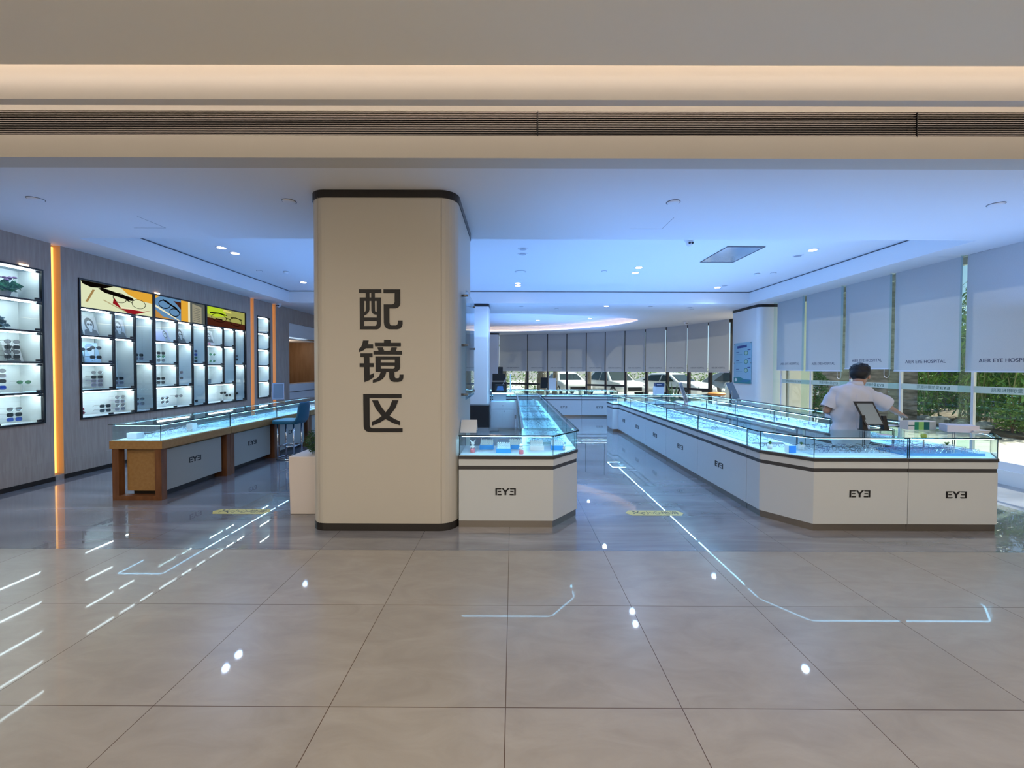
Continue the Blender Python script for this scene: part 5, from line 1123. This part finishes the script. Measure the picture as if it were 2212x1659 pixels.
for k, (x, y, h, mi) in enumerate(((12.5, 10.0, 2.9, 0), (12.6, 11.1, 3.2, 0), (12.7, 12.5, 3.2, 0), (13.3, 10.6, 3.6, 1), (13.4, 11.8, 3.8, 1), (13.1, 13.4, 3.8, 1), (14.4, 11.6, 4.4, 1), (14.6, 12.9, 4.4, 1), (14.5, 14.3, 4.6, 1), (16.0, 13.2, 5, 1), (16.2, 15.2, 5, 1))):
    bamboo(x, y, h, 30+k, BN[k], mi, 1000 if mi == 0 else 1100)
def bush(x, y, z, rx, ry, rz, label, n, m_, seed, size=.07, group='bushes outside'):
    g = empty('bush', (x, y, z-rz), label, 'bush', group); obj('foliage', leaf_cloud([(x, y, z, rx, ry, rz), (x+rx*.4, y-ry*.2, z-rz*.15, rx*.6, ry*.7, rz*.7)], n, size, seed, .5), m_, g)
    obj('twigs', MB().tube([(x, y, z-rz*1.05), (x+.05, y, z)], .02, 5).tube([(x, y, z-rz), (x-.2*rx, y, z+.1)], .014, 5), M_wood, g)
bush(11.95, 9.75, .42, .35, .40, .36, 'bright green low bush beside the paving at the right edge', 1100, M_leaf2, 3)
bush(8.55, 11.6, 1.0, .35, .3, 1.0, 'tall green bush between the cream pier and the stone wall', 1400, M_leaf, 8, .09)
# trees and hedges behind the curved windows
def tree(x, y, h, tr, crown, label, seed, m_=None, n=900):
    g = empty('tree', (x, y, -.1), label, 'tree', 'trees beyond the curved windows')
    obj('trunk', MB().tube([(x, y, -.1), (x+.05, y, h*.4), (x-.03, y+.05, h)], [tr*1.15, tr, tr*.7], 10), noisy('bark', (.16, .13, .10), (.34, .29, .23), 3, .9, (8, 8, 1)), g, True)
    obj('foliage', leaf_cloud([(x, y, h+crown*.5, crown, crown, crown*.8)], n, .22, seed, .5), m_ or M_leaf2, g)
for k, (x, y, tr, lab) in enumerate(((-.55, 22.3, .16, 'slim tree trunk at the left end of the curved windows'), (.75, 22.6, .10, 'thin trunk beside the wide one'), (1.55, 22.4, .24, 'wide grey tree trunk behind the far counters'), (2.35, 23.0, .13, 'brown trunk right of the wide one'), (4.35, 23.6, .15, 'pale trunk between the parked cars'))):
    tree(x, y, 3.4, tr, 1.9, lab, 60+k)
for k, (x, y, rx, rz, lab) in enumerate(((-1.8, 31.5, 2.0, 1.3, 'bright hedge at the far left of the car park'), (1.9, 32.5, 2.2, 1.5, 'bright shrub behind the wide trunk'), (6.4, 33.5, 2.2, 1.6, 'bright shrub left of the white cars'), (9.8, 31.5, 2.0, 1.2, 'yellow-green shrub above the cars, centre right'), (14.0, 30.5, 2.2, 1.3, 'yellow-green shrub above the cars at the right'), (18.6, 29, 2.2, 1.4, 'shrub above the cars beside the pier'))):
    bush(x, y, .9, rx, 1.0, rz, lab, 1300, M_leaf2, 80+k, .16, 'shrubs of the car park')
def car(x, y, rz, label, paint, sc=1.0, suv=False):
    g = empty('car', (x, y, -.1), label, 'car', 'parked cars', rz)
    L, Wd, h = 4.5, 1.8, (1.62 if suv else 1.46)
    prof = [(-2.25, .35), (-2.2, .72), (-1.9, .90), (-1.0, .98), (-.35, h-.08), (.1, h), (1.0, h-.02), (1.75, h-.35), (2.1, 1.02), (2.24, .70), (2.2, .32)]
    m = MB(); n = len(prof); 
    belt = lambda z: 1 if z < 1.0 else 1-.28*(z-1.0)/(h-1.0)
    rows = []
    for sy in (-1, -.82, .82, 1):
        rows.append([(px_, sy*Wd/2*(belt(pz)) , pz if abs(sy) < 1 else pz-.06*(pz > .6)) for px_, pz in prof])
    vs = [v for r in rows for v in r]; m.add(vs, [(r*n+i, r*n+i+1, (r+1)*n+i+1, (r+1)*n+i) for r in range(3) for i in range(n-1)]+[tuple(range(n))[::-1], tuple(range(3*n, 4*n))]+[(i*n+n-1, i*n, (i+1)*n, (i+1)*n+n-1) for i in range(3)])
    obj('body', m, paint, g, True, world=False)
    gl = mat('car_glass', (.03, .045, .05), .06)
    for sy in (-1, 1):
        for pts in ([(-.85, 1.0), (-.33, h-.14), (.10, h-.09), (.12, 1.0)], [(.20, 1.0), (.18, h-.09), (.95, h-.12), (1.45, 1.02)]):
            vs, fs = flat([pts], lambda a, b: (a, sy*(Wd/2*belt(b)+.004), b-.03)); obj('window', MB().add(vs, fs), gl, g, world=False)
    obj('windscreen', MB().add([(-1.02, -.70, .99), (-1.02, .70, .99), (-.40, .58, h-.10), (-.40, -.58, h-.10)], [(0, 1, 2, 3)]).mesh('ws', gl) if False else MB().add([(-1.04, -.70, .995), (-1.04, .70, .995), (-.42, .56, h-.105), (-.42, -.56, h-.105)], [(0, 1, 2, 3)]), gl, g, world=False)
    for wx_ in (-1.4, 1.35):
        for sy in (-1, 1):
            o = obj('wheel', MB().cyl((wx_, sy*.78, .33), (wx_, sy*.92, .33), .33, n=24), mat('tyre', (.02, .02, .02), .7), g, world=False); 
            obj('hub', MB().cyl((wx_, sy*.915, .33), (wx_, sy*.93, .33), .21, n=16), M_chrome, o, world=False)
    for sy in (-1, 1): obj('headlamp', MB().ball((-2.12, sy*.66, .70), (.10, .18, .07), 10, 7), mat('lamp_glass', (.5, .52, .55), .1), g, True, world=False)
    obj('grille', MB().box(-2.262, -2.22, -.45, .45, .42, .62), M_black, g, world=False)
pw = mat('paint_white', (.82, .82, .82), .2, coat=.6); ps = mat('paint_silver', (.30, .34, .36), .25, .4, coat=.6); pg = mat('paint_grey', (.12, .15, .16), .25, .3, coat=.6)
for x, y, rz, lab, p_, suv in ((3.4, 26.0, 1.75, 'white parked car left of the middle of the curved windows', pw, False), (6.2, 25.2, 1.9, 'white parked car in the middle of the curved windows', pw, True), (9.3, 23.8, 2.1, 'white parked car right of the middle of the curved windows', pw, False), (-1.6, 25.6, 1.65, 'white parked car at the left end of the curved windows', pw, False), (13.2, 23.0, 2.3, 'silver parked car with visible side windows, right', ps, True), (11.9, 18.2, 2.75, 'white parked car nearest the pier, front wheel showing', pw, False), (17.5, 25.4, 2.4, 'white parked car behind the silver one', pw, True)):
    car(x, y, rz, lab, p_, 1, suv)
bush(1.2, 25.0, .15, .9, .5, .45, 'low grey-green hedge between the trunks and the cars', 900, M_leaf, 91, .1, 'shrubs of the car park')
